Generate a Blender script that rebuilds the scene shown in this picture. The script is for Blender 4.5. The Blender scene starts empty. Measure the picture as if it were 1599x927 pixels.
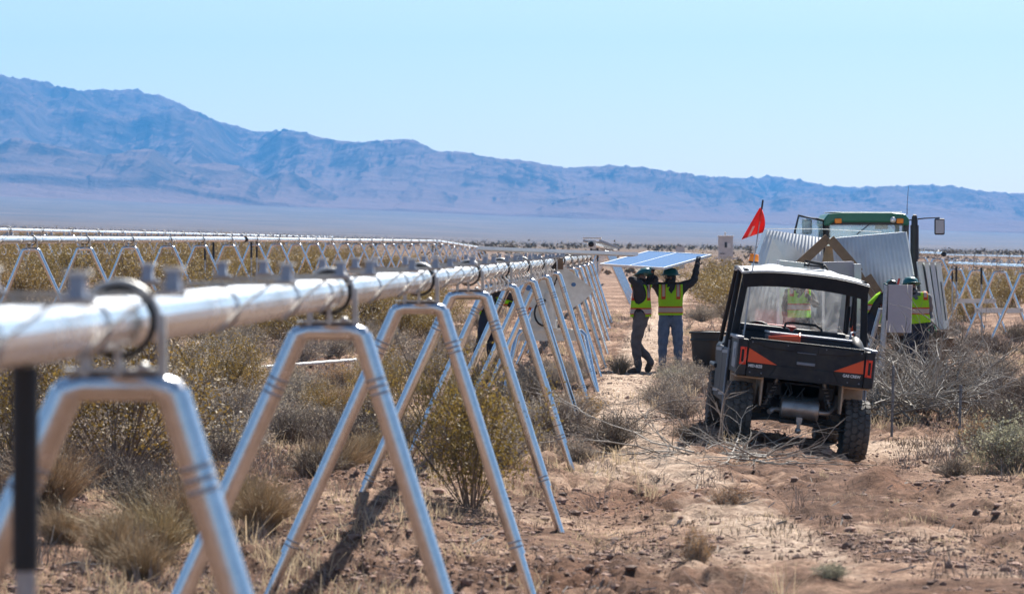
import bpy, bmesh, math, random
import numpy as np
from mathutils import Vector, Matrix, Euler
R = math.radians
PI = math.pi
rng = np.random.default_rng(7)
random.seed(7)
S = bpy.context.scene
COL = S.collection
CAMZ = 2.1
F = 5000.0            # focal length in photo pixels (1599 wide)
CX, HY = 799.5, 390.0

def P(px, py, D):
    return Vector(((px-CX)/F*D, D, CAMZ-(py-HY)/F*D))
def X_at(px, D): return (px-CX)/F*D

# ------------------------------------------------------------------ noise
def _h(ix, iy, s):
    h = (ix.astype(np.int64)*374761393 + iy.astype(np.int64)*668265263 + s*974711) & 0xffffffff
    h = ((h ^ (h >> 13))*1274126177) & 0xffffffff
    return ((h ^ (h >> 16)) & 0xffff)/65535.0
def vnoise(x, y, s=0):
    ix = np.floor(x); iy = np.floor(y); fx = x-ix; fy = y-iy
    fx = fx*fx*fx*(fx*(fx*6-15)+10); fy = fy*fy*fy*(fy*(fy*6-15)+10)
    a = _h(ix, iy, s); b = _h(ix+1, iy, s); c = _h(ix, iy+1, s); d = _h(ix+1, iy+1, s)
    return (a*(1-fx)+b*fx)*(1-fy)+(c*(1-fx)+d*fx)*fy
def fbm(x, y, o=4, s=0, g=.5):
    t = 0; a = 1; n = 0
    for i in range(o):
        t = t+a*vnoise(x, y, s+i); n += a; a *= g; x = x*2.03+11.3; y = y*2.03+5.7
    return t/n
def ridged(x, y, o=6, s=0):
    t = 0; a = 1; n = 0
    for i in range(o):
        v = 1-np.abs(2*vnoise(x, y, s+i)-1); t = t+a*v*v; n += a; a *= .5; x = x*2.05+3.1; y = y*2.05+7.9
    return t/n
def sstep(a, b, x):
    t = np.clip((x-a)/(b-a), 0, 1); return t*t*(3-2*t)

# ------------------------------------------------------------------ terrain
def row_x(off, D): return off+.0401*D
OFF1 = -1.335
def plain_z(r, px):
    """desert floor rising to the alluvial fans in front of the mountains"""
    px = np.clip(px, -900, 2500)
    def yy(l, m, rr): return np.where(px < 800, l+(m-l)*px/800, m+(rr-m)*(px-800)/800)
    ys = [yy(376, 388, 399), yy(362, 383, 396), yy(350, 376, 391), yy(336, 362, 384), yy(303, 337, 364)]
    rs = np.log([300., 1000., 2500., 4000., 6500.])
    lr = np.log(np.maximum(r, 1))
    y = ys[0]
    for i in range(4):
        t = np.clip((lr-rs[i])/(rs[i+1]-rs[i]), 0, 1); y = y+(ys[i+1]-ys[i])*t
    return CAMZ+(HY-y)/F*r
def lane(X, Y):
    """1 on the trodden lane between the row and the utility vehicle"""
    cx = np.interp(Y, [10, 20, 27, 33, 40, 48, 60, 90, 200], [3.0, 2.2, 1.6, 1.25, 1.35, 1.7, 2.3, 4.2, 11])
    return np.exp(-((X-cx)/.42)**2)
def gz(X, Y, fine=True):
    X = np.asarray(X, float); Y = np.asarray(Y, float)
    lat = X-row_x(OFF1, Y)
    z = .037*np.clip(-lat-.6, 0, 45)
    z = z+.24*sstep(58, 80, Y)*(1-sstep(2.5, 6, lat))-.12*sstep(3, 9, lat)*sstep(40, 70, Y)
    z = z+(.21*(2.95-X)*np.exp(-((X-2.95)/1.5)**2))*np.exp(-((Y-34.5)/4.2)**2)
    z = z+.16*np.exp(-((X+1.2)/.9)**2-((Y-25.5)/3)**2)-.14*np.exp(-((X-.6)/.8)**2-((Y-25.2)/2.5)**2)
    for mx, my, mh, mr in ((3.15, 27.6, .15, .22), (3.75, 27.1, .13, .2), (3.45, 27.9, .07, .4), (4.2, 26.6, .06, .3),
                           (4.6, 35.2, .07, .7), (2.0, 21, .06, .8), (.9, 35.5, .07, .5)):
        z = z+mh*np.exp(-((X-mx)/mr)**2-((Y-my)/(mr*1.6))**2)
    z = z+.16*(fbm(X/6, Y/9, 3, 3)-.5)
    z = z-.09*np.exp(-((X-2.5)/1.2)**2-((Y-56)/4)**2)
    cxl = np.interp(Y, [10, 33], [2.6, 2.95])
    for sx_ in (-.62, .62): z = z-.035*np.exp(-((X-cxl-sx_)/.13)**2)*(1-sstep(33, 35, Y))
    r = np.hypot(X, Y)
    if fine:
        k = 1-sstep(80, 160, r)
        z = z+k*(.08*(fbm(X/.9, Y/.9, 3, 21)-.5)+.15*(fbm(X/.19, Y/.28, 3, 40)-.5)*(1-.4*lane(X, Y))*(.35+1.1*sstep(.4, .62, fbm(X/1.8, Y/3, 3, 61))))
    px = CX+F*np.where(Y > 1, X/np.maximum(Y, 1), np.sign(X)*3)
    return z*(1-sstep(180, 420, r))+plain_z(r, px)*sstep(180, 420, r)
def g1(x, y): return float(gz(np.array([x]), np.array([y]), False)[0])
def on_ground(px, py):
    """walk along the line of sight until it meets the ground"""
    D = np.geomspace(6, 400, 3000); Xs = (px-CX)/F*D; Z = CAMZ-(py-HY)/F*D
    below = np.nonzero(Z < gz(Xs, D, False))[0]
    i = below[0] if len(below) else 2999
    return float(Xs[i]), float(D[i])

# ------------------------------------------------------------------ materials
MATS = {}
def mat(name): 
    m = bpy.data.materials.new(name); m.use_nodes = True; MATS[name] = m
    return m, m.node_tree.nodes, m.node_tree.links, m.node_tree.nodes['Principled BSDF']
def pm(name, c, rough=.6, metal=0., c2=None, scale=8., bump=0., bscale=60., spec=.5, island=0., trans=0.):
    m, N, L, b = mat(name)
    b.inputs['Roughness'].default_value = rough; b.inputs['Metallic'].default_value = metal
    b.inputs['Specular IOR Level'].default_value = spec
    c2 = c2 or tuple(x*.72 for x in c)
    tc = N.new('ShaderNodeTexCoord'); n = N.new('ShaderNodeTexNoise'); n.inputs['Scale'].default_value = scale
    n.inputs['Detail'].default_value = 6; n.inputs['Roughness'].default_value = .65
    L.new(tc.outputs['Object'], n.inputs['Vector'])
    rp = N.new('ShaderNodeValToRGB'); rp.color_ramp.elements[0].position = .35; rp.color_ramp.elements[1].position = .65
    rp.color_ramp.elements[0].color = (*c2, 1); rp.color_ramp.elements[1].color = (*c, 1)
    L.new(n.outputs['Fac'], rp.inputs['Fac'])
    out = rp.outputs['Color']
    if island:
        g = N.new('ShaderNodeNewGeometry'); hs = N.new('ShaderNodeHueSaturation')
        mr = N.new('ShaderNodeMapRange'); mr.inputs['To Min'].default_value = 1-island; mr.inputs['To Max'].default_value = 1+island
        L.new(g.outputs['Random Per Island'], mr.inputs['Value']); L.new(mr.outputs['Result'], hs.inputs['Value'])
        mr2 = N.new('ShaderNodeMapRange'); mr2.inputs['To Min'].default_value = .5-island*.025; mr2.inputs['To Max'].default_value = .5+island*.025
        oi = N.new('ShaderNodeObjectInfo'); L.new(oi.outputs['Random'], mr2.inputs['Value']); L.new(mr2.outputs['Result'], hs.inputs['Hue'])
        L.new(out, hs.inputs['Color']); out = hs.outputs['Color']
    L.new(out, b.inputs['Base Color'])
    mr = N.new('ShaderNodeMapRange'); mr.inputs['To Min'].default_value = max(0, rough-.1); mr.inputs['To Max'].default_value = min(1, rough+.12)
    L.new(n.outputs['Fac'], mr.inputs['Value']); L.new(mr.outputs['Result'], b.inputs['Roughness'])
    if bump:
        n2 = N.new('ShaderNodeTexNoise'); n2.inputs['Scale'].default_value = bscale; n2.inputs['Detail'].default_value = 4
        L.new(tc.outputs['Object'], n2.inputs['Vector'])
        bp = N.new('ShaderNodeBump'); bp.inputs['Strength'].default_value = bump; bp.inputs['Distance'].default_value = .02
        L.new(n2.outputs['Fac'], bp.inputs['Height']); L.new(bp.outputs['Normal'], b.inputs['Normal'])
    if trans:
        tl = N.new('ShaderNodeBsdfTranslucent'); L.new(out, tl.inputs['Color'])
        mx = N.new('ShaderNodeMixShader'); mx.inputs[0].default_value = trans
        L.new(b.outputs[0], mx.inputs[1]); L.new(tl.outputs[0], mx.inputs[2]); L.new(mx.outputs[0], N['Material Output'].inputs['Surface'])
    return m
GALV = pm('galvanised_steel', (.72, .73, .75), .22, .98, (.60, .61, .63), 22)
GALVD = pm('galvanised_dull', (.44, .455, .48), .38, .85, (.33, .34, .36), 20, .05, 60)
TUBE = pm('tube_steel', (.90, .90, .89), .24, .95, (.84, .84, .83), 5)
STEELB = pm('clamp_steel', (.36, .39, .46), .5, .6, (.28, .31, .37), 12)
BRKT = pm('bracket_steel', (.52, .52, .51), .45, .55, (.42, .42, .41), 20)
WHITEP = pm('white_plastic', (.78, .77, .73), .5, 0, (.66, .65, .61), 8)
BLACKR = pm('black_rubber', (.018, .018, .019), .55, 0, (.012, .012, .012), 12)
STRAP = pm('brown_strap', (.50, .46, .41), .5, .6, (.40, .36, .31), 20)
DARKP = pm('black_plastic', (.013, .014, .018), .5, 0, (.022, .022, .024), 6, .08, 220, .22)
TAILP = pm('tail_plastic', (.016, .017, .022), .5, 0, (.045, .04, .037), 7, .06, 200, .3)
GREYP = pm('grey_trim', (.24, .26, .30), .45, .2, (.17, .18, .21), 10)
ORANGE = pm('orange_panel', (.82, .095, .018), .4, 0, (.76, .085, .016), 6)
TYRE = pm('tyre_rubber', (.055, .052, .05), .8, 0, (.11, .095, .08), 14, .1, 80)
RIM = pm('rim_steel', (.12, .12, .12), .5, .5)
DUST = pm('dusty_mudguard', (.52, .38, .27), .9, 0, (.36, .25, .17), 9, .1, 60)
UNDER = pm('undercarriage', (.022, .021, .021), .7, .3, (.05, .042, .036), 11)
MUFF = pm('muffler_steel', (.42, .40, .39), .45, .8, (.30, .27, .25), 9, .1, 40)
REDL = pm('red_lens', (.95, .07, .03), .2, 0, (.85, .05, .02), 10)
AMBER = pm('amber_lens', (.95, .30, .02), .2, 0, (.85, .22, .01), 10)
ROOFM = pm('roof_plastic', (.62, .62, .62), .3, 0, (.5, .5, .5), 4, .05, 90)
SEATM = pm('seat_vinyl', (.02, .022, .028), .55)
FLAGM = pm('flag_fabric', (.85, .07, .05), .7, 0, (.78, .06, .04), 10, trans=.4)
FLAGW = pm('flag_stripe', (.85, .6, .55), .7, 0, trans=.4)
WOOD = pm('raw_lumber', (.22, .145, .085), .8, 0, (.16, .10, .06), 7, .2, 50)
PLY = pm('plywood', (.30, .21, .12), .8, 0, (.22, .15, .08), 5)
CORR = pm('corrugated_sheet', (.62, .65, .68), .5, .1, (.54, .57, .60), 3, .02, 30)
PEDGE = pm('module_edge', (.82, .85, .82), .4, .1, (.72, .77, .74), 6)
GREENT = pm('tractor_green', (.015, .13, .075), .35, 0, (.02, .15, .09), 4)
GREENW = pm('strap_green', (.10, .45, .16), .6)
CABT = pm('cab_trim', (.05, .05, .05), .6)
GLASSF = pm('module_frame', (.78, .79, .80), .35, .6, (.72, .73, .74), 10)
BOARD = pm('grey_board', (.42, .41, .45), .7, 0, (.38, .37, .41), 4)
CONCW = pm('painted_cabinet', (.62, .58, .55), .6, 0, (.52, .48, .46), 3)
DRIVEW = pm('dirty_white_paint', (.78, .76, .69), .55, 0, (.60, .57, .49), 6, .1, 30)
BLUEM = pm('blue_mark', (.10, .22, .42), .6)
REDM = pm('red_item', (.55, .04, .03), .5)
CARD = pm('cardboard', (.34, .20, .11), .85)
LEAF_O = pm('creosote_leaf', (.29, .19, .042), .6, 0, (.155, .11, .033), 3, island=.25, trans=.32)
LEAF_G = pm('sage_leaf', (.34, .32, .21), .7, 0, (.24, .24, .16), 3, island=.5, trans=.35)
LEAF_B = pm('bursage_leaf', (.44, .36, .27), .75, 0, (.30, .25, .19), 3, island=.5, trans=.3)
LEAF_R = pm('rust_leaf', (.34, .22, .10), .75, 0, (.26, .155, .075), 3, island=.5, trans=.4)
STRAW = pm('straw_blade', (.50, .40, .26), .7, 0, (.38, .30, .19), 3, island=.45, trans=.35)
TWIG = pm('grey_twig', (.33, .285, .24), .85, 0, (.20, .17, .145), 6, island=.5)
TWIGD = pm('dark_twig', (.20, .155, .12), .85, 0, (.13, .10, .075), 6, island=.5)
BRANCH = pm('bleached_branch', (.36, .325, .285), .85, 0, (.22, .195, .17), 6, island=.35)
LEAF_F = pm('far_leaf', (.22, .175, .105), .8, 0, (.15, .125, .08), 3, island=.4)
STAKEM = pm('weathered_stake', (.26, .28, .31), .6, .4, (.18, .19, .21), 20)
STONE = pm('desert_stone', (.30, .20, .145), .95, 0, (.15, .09, .062), 5, island=.55)
HIVIS = (.60, .95, .03)
GREENH = pm('hat_teal', (.012, .12, .125), .35, 0, (.012, .10, .10), 5)
SKIN = pm('skin', (.24, .13, .085), .6, 0, (.20, .105, .07), 20)
BEARD = pm('dark_gaiter', (.018, .016, .016), .9)
HOODIE = pm('dark_hoodie', (.035, .030, .030), .9, 0, (.022, .02, .02), 15, .2, 40)
GREYH = pm('grey_shirt', (.16, .155, .165), .9, 0, (.12, .115, .12), 15, .2, 40)
JEANS = pm('blue_denim', (.105, .155, .24), .85, 0, (.065, .10, .17), 12, .25, 25)
GREYT = pm('charcoal_trousers', (.13, .112, .108), .85, 0, (.085, .075, .073), 12, .25, 25)
NAVYT = pm('navy_trousers', (.018, .022, .04), .85)
BOOT = pm('brown_boot', (.10, .055, .03), .75, 0, (.06, .035, .02), 14)
BOOTD = pm('dusty_boot', (.15, .11, .08), .8)
GLOVE = pm('dark_glove', (.03, .03, .032), .8)
GLOVEO = pm('orange_glove', (.65, .12, .03), .8)
TEXTM = pm('white_lettering', (.8, .8, .8), .5, 0, (.76, .76, .76))
BUNG = pm('bin_liner', (.012, .013, .014), .5)

def vest_mat():
    m, N, L, b = mat('hivis_vest'); b.inputs['Roughness'].default_value = .75
    tc = N.new('ShaderNodeTexCoord'); sp = N.new('ShaderNodeSeparateXYZ'); L.new(tc.outputs['Object'], sp.inputs[0])
    def ramp(sock, stops):
        r = N.new('ShaderNodeValToRGB'); r.color_ramp.interpolation = 'CONSTANT'
        e = r.color_ramp.elements
        while len(e) > 1: e.remove(e[-1])
        e[0].position = stops[0][0]; e[0].color = (stops[0][1],)*3+(1,)
        for p, v in stops[1:]:
            k = e.new(p); k.color = (v, v, v, 1)
        L.new(sock, r.inputs['Fac']); return r.outputs['Color']
    def m2(op, a, bb):
        q = N.new('ShaderNodeMath'); q.operation = op
        for i, v in enumerate((a, bb)):
            if isinstance(v, (int, float)): q.inputs[i].default_value = v
            else: L.new(v, q.inputs[i])
        return q.outputs[0]
    z = m2('MULTIPLY', sp.outputs['Z'], .5)                     # 0..1 over 2 m
    ax = N.new('ShaderNodeMath'); ax.operation = 'ABSOLUTE'; L.new(sp.outputs['X'], ax.inputs[0])
    zs = ramp(z, [(0, 0), (.535, 1), (.572, 0)])                # silver belt
    zo = ramp(z, [(0, 0), (.524, 1), (.584, 0)])                # with orange edges
    xs = m2('MULTIPLY', ramp(ax.outputs[0], [(0, 0), (.105, 1), (.152, 0)]), ramp(z, [(0, 0), (.67, 1)]))
    xo = m2('MULTIPLY', ramp(ax.outputs[0], [(0, 0), (.092, 1), (.165, 0)]), ramp(z, [(0, 0), (.645, 1)]))
    s_ = m2('MAXIMUM', zs, xs); o_ = m2('MAXIMUM', zo, xo)
    n = N.new('ShaderNodeTexNoise'); n.inputs['Scale'].default_value = 25; L.new(tc.outputs['Object'], n.inputs['Vector'])
    r0 = N.new('ShaderNodeValToRGB'); r0.color_ramp.elements[0].color = (.48, .86, .02, 1); r0.color_ramp.elements[1].color = (*HIVIS, 1)
    L.new(n.outputs['Fac'], r0.inputs['Fac'])
    def mix(f, a, c):
        q = N.new('ShaderNodeMix'); q.data_type = 'RGBA'; L.new(f, q.inputs[0])
        if isinstance(a, tuple): q.inputs[6].default_value = a
        else: L.new(a, q.inputs[6])
        q.inputs[7].default_value = c; return q.outputs[2]
    c = mix(o_, r0.outputs['Color'], (.80, .11, .03, 1)); c = mix(s_, c, (.74, .62, .55, 1))
    tl = N.new('ShaderNodeBsdfTranslucent'); L.new(c, tl.inputs['Color']); L.new(c, b.inputs['Base Color'])
    mx = N.new('ShaderNodeMixShader'); mx.inputs[0].default_value = .5
    L.new(b.outputs[0], mx.inputs[1]); L.new(tl.outputs[0], mx.inputs[2]); L.new(mx.outputs[0], N['Material Output'].inputs['Surface'])
    bp = N.new('ShaderNodeBump'); bp.inputs['Strength'].default_value = .5; bp.inputs['Distance'].default_value = .03
    n2 = N.new('ShaderNodeTexNoise'); n2.inputs['Scale'].default_value = 9; L.new(tc.outputs['Object'], n2.inputs['Vector'])
    L.new(n2.outputs['Fac'], bp.inputs['Height']); L.new(bp.outputs['Normal'], b.inputs['Normal'])
    return m
VEST = vest_mat()

def dirty_glass(name, lo, hi, tint=(.75, .76, .77)):
    m, N, L, b = mat(name)
    tc = N.new('ShaderNodeTexCoord'); mp = N.new('ShaderNodeMapping'); mp.inputs['Scale'].default_value = (5, 5, 2.5); mp.inputs['Rotation'].default_value = (0, .6, 0)
    L.new(tc.outputs['Object'], mp.inputs['Vector'])
    n = N.new('ShaderNodeTexNoise'); n.inputs['Scale'].default_value = 1.6; n.inputs['Detail'].default_value = 9; n.inputs['Roughness'].default_value = .7; n.inputs['Distortion'].default_value = .8
    L.new(mp.outputs[0], n.inputs['Vector'])
    mr = N.new('ShaderNodeMapRange'); mr.inputs['From Min'].default_value = .38; mr.inputs['From Max'].default_value = .72
    mr.inputs['To Min'].default_value = lo; mr.inputs['To Max'].default_value = hi
    L.new(n.outputs['Fac'], mr.inputs['Value'])
    v = N.new('ShaderNodeTexVoronoi'); v.inputs['Scale'].default_value = 28; L.new(tc.outputs['Object'], v.inputs['Vector'])
    lt = N.new('ShaderNodeMath'); lt.operation = 'LESS_THAN'; lt.inputs[1].default_value = .13; L.new(v.outputs['Distance'], lt.inputs[0])
    ml = N.new('ShaderNodeMath'); ml.operation = 'MULTIPLY'; ml.inputs[1].default_value = hi*.9; L.new(lt.outputs[0], ml.inputs[0])
    mx0 = N.new('ShaderNodeMath'); mx0.operation = 'MAXIMUM'; L.new(ml.outputs[0], mx0.inputs[0]); L.new(mr.outputs['Result'], mx0.inputs[1])
    tr = N.new('ShaderNodeBsdfTransparent'); tr.inputs['Color'].default_value = (.93, .95, .96, 1)
    df = N.new('ShaderNodeBsdfDiffuse'); df.inputs['Color'].default_value = (*tint, 1)
    tl = N.new('ShaderNodeBsdfTranslucent'); tl.inputs['Color'].default_value = (*tint, 1)
    dd = N.new('ShaderNodeMixShader'); dd.inputs[0].default_value = .3; L.new(df.outputs[0], dd.inputs[1]); L.new(tl.outputs[0], dd.inputs[2])
    mx = N.new('ShaderNodeMixShader'); L.new(mx0.outputs[0], mx.inputs[0]); L.new(tr.outputs[0], mx.inputs[1]); L.new(dd.outputs[0], mx.inputs[2])
    gl = N.new('ShaderNodeBsdfGlossy'); gl.inputs['Roughness'].default_value = .1; m3 = N.new('ShaderNodeMixShader'); m3.inputs[0].default_value = .06
    L.new(mx.outputs[0], m3.inputs[1]); L.new(gl.outputs[0], m3.inputs[2]); L.new(m3.outputs[0], N['Material Output'].inputs['Surface'])
    return m
WSHIELD = dirty_glass('scratched_windshield', .03, .34)
CABGL = dirty_glass('cab_glass', .30, .5, (.42, .66, .70))

def cell_mat():
    m, N, L, b = mat('solar_cells'); b.inputs['Roughness'].default_value = .22; b.inputs['Base Color'].default_value = (.045, .12, .27, 1)
    b.inputs['Specular IOR Level'].default_value = .16
    return m
CELL = cell_mat()

def ground_mat():
    m, N, L, b = mat('desert_ground'); b.inputs['Roughness'].default_value = .95; b.inputs['Specular IOR Level'].default_value = .15
    g = N.new('ShaderNodeNewGeometry')
    def noise(sc, det, rough, dist=0):
        n = N.new('ShaderNodeTexNoise'); n.inputs['Scale'].default_value = sc; n.inputs['Detail'].default_value = det
        n.inputs['Roughness'].default_value = rough; n.inputs['Distortion'].default_value = dist
        L.new(g.outputs['Position'], n.inputs['Vector']); return n.outputs['Fac']
    def ramp(f, stops):
        r = N.new('ShaderNodeValToRGB'); e = r.color_ramp.elements
        e[0].position, e[0].color = stops[0][0], (*stops[0][1], 1); e[1].position, e[1].color = stops[1][0], (*stops[1][1], 1)
        for p, c in stops[2:]:
            k = e.new(p); k.color = (*c, 1)
        L.new(f, r.inputs['Fac']); return r.outputs['Color']
    def mix(f, a, c):
        q = N.new('ShaderNodeMix'); q.data_type = 'RGBA'
        if isinstance(f, float): q.inputs[0].default_value = f
        else: L.new(f, q.inputs[0])
        for s, v in ((6, a), (7, c)):
            if isinstance(v, tuple): q.inputs[s].default_value = (*v, 1)
            else: L.new(v, q.inputs[s])
        return q.outputs[2]
    base = ramp(noise(.55, 8, .72), [(.34, (.085, .045, .029)), (.47, (.185, .104, .068)), (.56, (.345, .222, .152)), (.70, (.53, .385, .285))])
    speck = ramp(noise(14, 6, .8), [(.36, (.42, .38, .36)), (.50, (1, 1, 1)), (.66, (1.35, 1.32, 1.3))])
    col = base
    mid = ramp(noise(3.1, 7, .78), [(.36, (.42, .36, .33)), (.47, (.80, .77, .75)), (.54, (1, 1, 1)), (.68, (1.3, 1.27, 1.24))])
    def mul(a, c_, f):
        q = N.new('ShaderNodeMix'); q.data_type = 'RGBA'; q.blend_type = 'MULTIPLY'; q.inputs[0].default_value = f
        L.new(a, q.inputs[6]); L.new(c_, q.inputs[7]); return q.outputs[2]
    at = N.new('ShaderNodeAttribute'); at.attribute_name = 'zone'        # R pale dust, G dark red soil, B far scrub cover
    sp = N.new('ShaderNodeSeparateColor'); L.new(at.outputs['Color'], sp.inputs[0])
    def edge(s, n, lo=.35, hi=.65):
        a = N.new('ShaderNodeMath'); a.operation = 'ADD'; L.new(s, a.inputs[0]); L.new(n, a.inputs[1])
        r = N.new('ShaderNodeMapRange'); r.inputs['From Min'].default_value = lo+.5; r.inputs['From Max'].default_value = hi+.5; L.new(a.outputs[0], r.inputs['Value'])
        return r.outputs['Result']
    n3 = noise(2.2, 7, .7)
    pale = ramp(noise(6, 5, .7), [(.35, (.34, .24, .17)), (.6, (.56, .43, .33))])
    col = mix(edge(sp.outputs['Red'], n3), col, pale)
    red = ramp(noise(9, 5, .7), [(.35, (.13, .062, .036)), (.65, (.24, .13, .08))])
    col = mix(edge(sp.outputs['Green'], n3), col, red)
    far = ramp(noise(.006, 9, .8), [(.40, (.055, .044, .036)), (.62, (.135, .10, .08))])
    col = mix(sp.outputs['Blue'], col, far)
    col = mul(mul(col, mid, .85), speck, .9)
    L.new(col, b.inputs['Base Color'])
    bp = N.new('ShaderNodeBump'); bp.inputs['Strength'].default_value = 1; bp.inputs['Distance'].default_value = .045
    L.new(noise(22, 6, .75), bp.inputs['Height']); L.new(bp.outputs['Normal'], b.inputs['Normal'])
    return m
GROUND = ground_mat()
def mountain_mat():
    m, N, L, b = mat('mountain_rock'); b.inputs['Roughness'].default_value = 1; b.inputs['Specular IOR Level'].default_value = 0
    g = N.new('ShaderNodeNewGeometry'); n = N.new('ShaderNodeTexNoise'); n.inputs['Scale'].default_value = .004; n.inputs['Detail'].default_value = 10; n.inputs['Roughness'].default_value = .7
    L.new(g.outputs['Position'], n.inputs['Vector'])
    r = N.new('ShaderNodeValToRGB'); e = r.color_ramp.elements
    e[0].position = .36; e[0].color = (.016, .015, .015, 1); e[1].position = .66; e[1].color = (.15, .108, .092, 1)
    L.new(n.outputs['Fac'], r.inputs['Fac'])
    sx = N.new('ShaderNodeSeparateXYZ'); L.new(g.outputs['True Normal'], sx.inputs[0])      # gentle slopes carry pale alluvium
    mr = N.new('ShaderNodeMapRange'); mr.inputs['From Min'].default_value = .93; mr.inputs['From Max'].default_value = .995; L.new(sx.outputs['Z'], mr.inputs['Value'])
    q = N.new('ShaderNodeMix'); q.data_type = 'RGBA'; L.new(mr.outputs['Result'], q.inputs[0]); L.new(r.outputs['Color'], q.inputs[6]); q.inputs[7].default_value = (.18, .122, .105, 1)
    L.new(q.outputs[2], b.inputs['Base Color'])
    bp = N.new('ShaderNodeBump'); bp.inputs['Strength'].default_value = 1; bp.inputs['Distance'].default_value = 28
    n2 = N.new('ShaderNodeTexNoise'); n2.inputs['Scale'].default_value = .008; n2.inputs['Detail'].default_value = 8; n2.inputs['Roughness'].default_value = .65
    L.new(g.outputs['Position'], n2.inputs['Vector']); L.new(n2.outputs['Fac'], bp.inputs['Height']); L.new(bp.outputs['Normal'], b.inputs['Normal'])
    return m
MOUNT = mountain_mat()

# ------------------------------------------------------------------ mesh building
class MB:
    def __init__(s): s.v = []; s.f = []; s.m = []; s.sm = []
    def add(s, vs, fs, mi=0, smooth=False):
        b = len(s.v); s.v += [tuple(v) for v in vs]
        for f in fs: s.f.append([i+b for i in f]); s.m.append(mi); s.sm.append(smooth)
        return s
    def box(s, c, size, rot=None, mi=0, taper=1.):
        hx, hy, hz = size[0]/2, size[1]/2, size[2]/2
        vs = [Vector((x*hx*(taper if z > 0 else 1), y*hy*(taper if z > 0 else 1), z*hz)) for z in (-1, 1) for y in (-1, 1) for x in (-1, 1)]
        if rot is not None:
            M = rot if isinstance(rot, Matrix) else Euler(rot).to_matrix()
            vs = [M @ v for v in vs]
        c = Vector(c); vs = [v+c for v in vs]
        return s.add(vs, [(0, 2, 3, 1), (4, 5, 7, 6), (0, 1, 5, 4), (2, 6, 7, 3), (0, 4, 6, 2), (1, 3, 7, 5)], mi)
    def bar(s, a, b, w, h, mi=0, up=(0, 0, 1)):
        a = Vector(a); b = Vector(b); d = (b-a).normalized(); u = Vector(up)
        x = d.cross(u); x = x.normalized() if x.length > 1e-4 else Vector((1, 0, 0)); z = x.cross(d)
        vs = [p+x*i*w/2+z*j*h/2 for p in (a, b) for j in (-1, 1) for i in (-1, 1)]
        return s.add(vs, [(0, 1, 3, 2), (4, 6, 7, 5), (0, 4, 5, 1), (2, 3, 7, 6), (0, 2, 6, 4), (1, 5, 7, 3)], mi)
    def tube(s, pts, r, n=10, mi=0, cap=True, closed=False, smooth=True, phase=0.):
        pts = [Vector(p) for p in pts]; k = len(pts)
        rs = r if isinstance(r, (list, tuple)) else [r]*k
        vs = []; prev = None
        for i, p in enumerate(pts):
            if closed: d = pts[(i+1) % k]-pts[i-1]
            else: d = pts[min(i+1, k-1)]-pts[max(i-1, 0)]
            d = d.normalized() if d.length > 1e-9 else Vector((0, 0, 1))
            if prev is None:
                u = Vector((0, 0, 1)) if abs(d.z) < .9 else Vector((1, 0, 0))
                x = d.cross(u).normalized()
            else:
                x = prev-d*prev.dot(d); x = x.normalized() if x.length > 1e-6 else d.orthogonal().normalized()
            prev = x; y = d.cross(x)
            for j in range(n):
                a = 2*PI*j/n+phase; vs.append(p+(x*math.cos(a)+y*math.sin(a))*rs[i])
        fs = []
        for i in range(k if closed else k-1):
            for j in range(n):
                a = i*n+j; b = i*n+(j+1) % n; i2 = (i+1) % k
                fs.append((a, b, i2*n+(j+1) % n, i2*n+j))
        s.add(vs, fs, mi, smooth)
        if cap and not closed:
            b = len(s.v)-k*n
            s.f.append([b+j for j in range(n-1, -1, -1)]); s.m.append(mi); s.sm.append(False)
            s.f.append([b+(k-1)*n+j for j in range(n)]); s.m.append(mi); s.sm.append(False)
        return s
    def lathe(s, prof, n=24, mi=0, M=None, smooth=True):
        """prof: (radius, height) pairs round local Z"""
        vs = []
        for r, h in prof:
            for j in range(n):
                a = 2*PI*j/n; v = Vector((r*math.cos(a), r*math.sin(a), h)); vs.append(M @ v if M is not None else v)
        fs = [(i*n+j, i*n+(j+1) % n, (i+1)*n+(j+1) % n, (i+1)*n+j) for i in range(len(prof)-1) for j in range(n)]
        return s.add(vs, fs, mi, smooth)
    def prism(s, out, depth, M, mi=0):
        """outline (x,z) extruded along local y 0..depth, placed by M"""
        n = len(out)
        vs = [M @ Vector((x, 0, z)) for x, z in out]+[M @ Vector((x, depth, z)) for x, z in out]
        fs = [tuple(range(n)), tuple(range(2*n-1, n-1, -1))]+[(i, i+n, (i+1) % n+n, (i+1) % n) for i in range(n)]
        return s.add(vs, fs, mi)
    def ell(s, c, r, n=12, m=8, mi=0, M=None):
        c = Vector(c); vs = []
        for i in range(m+1):
            t = PI*i/m
            for j in range(n):
                a = 2*PI*j/n; v = Vector((r[0]*math.sin(t)*math.cos(a), r[1]*math.sin(t)*math.sin(a), r[2]*math.cos(t)))
                vs.append(c+(M @ v if M is not None else v))
        fs = [(i*n+j, (i+1)*n+j, (i+1)*n+(j+1) % n, i*n+(j+1) % n) for i in range(m) for j in range(n)]
        return s.add(vs, fs, mi, True)
    def mesh(s, name, mats):
        me = bpy.data.meshes.new(name); me.from_pydata(s.v, [], s.f)
        for m in (mats if isinstance(mats, (list, tuple)) else [mats]): me.materials.append(m)
        me.polygons.foreach_set('material_index', s.m); me.polygons.foreach_set('use_smooth', s.sm)
        me.validate(); 
        bm = bmesh.new(); bm.from_mesh(me); bmesh.ops.recalc_face_normals(bm, faces=bm.faces)
        for e in bm.edges:
            if len(e.link_faces) == 2 and e.link_faces[0].smooth != e.link_faces[1].smooth: e.smooth = False
        bm.to_mesh(me); bm.free(); me.update()
        return me
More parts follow.
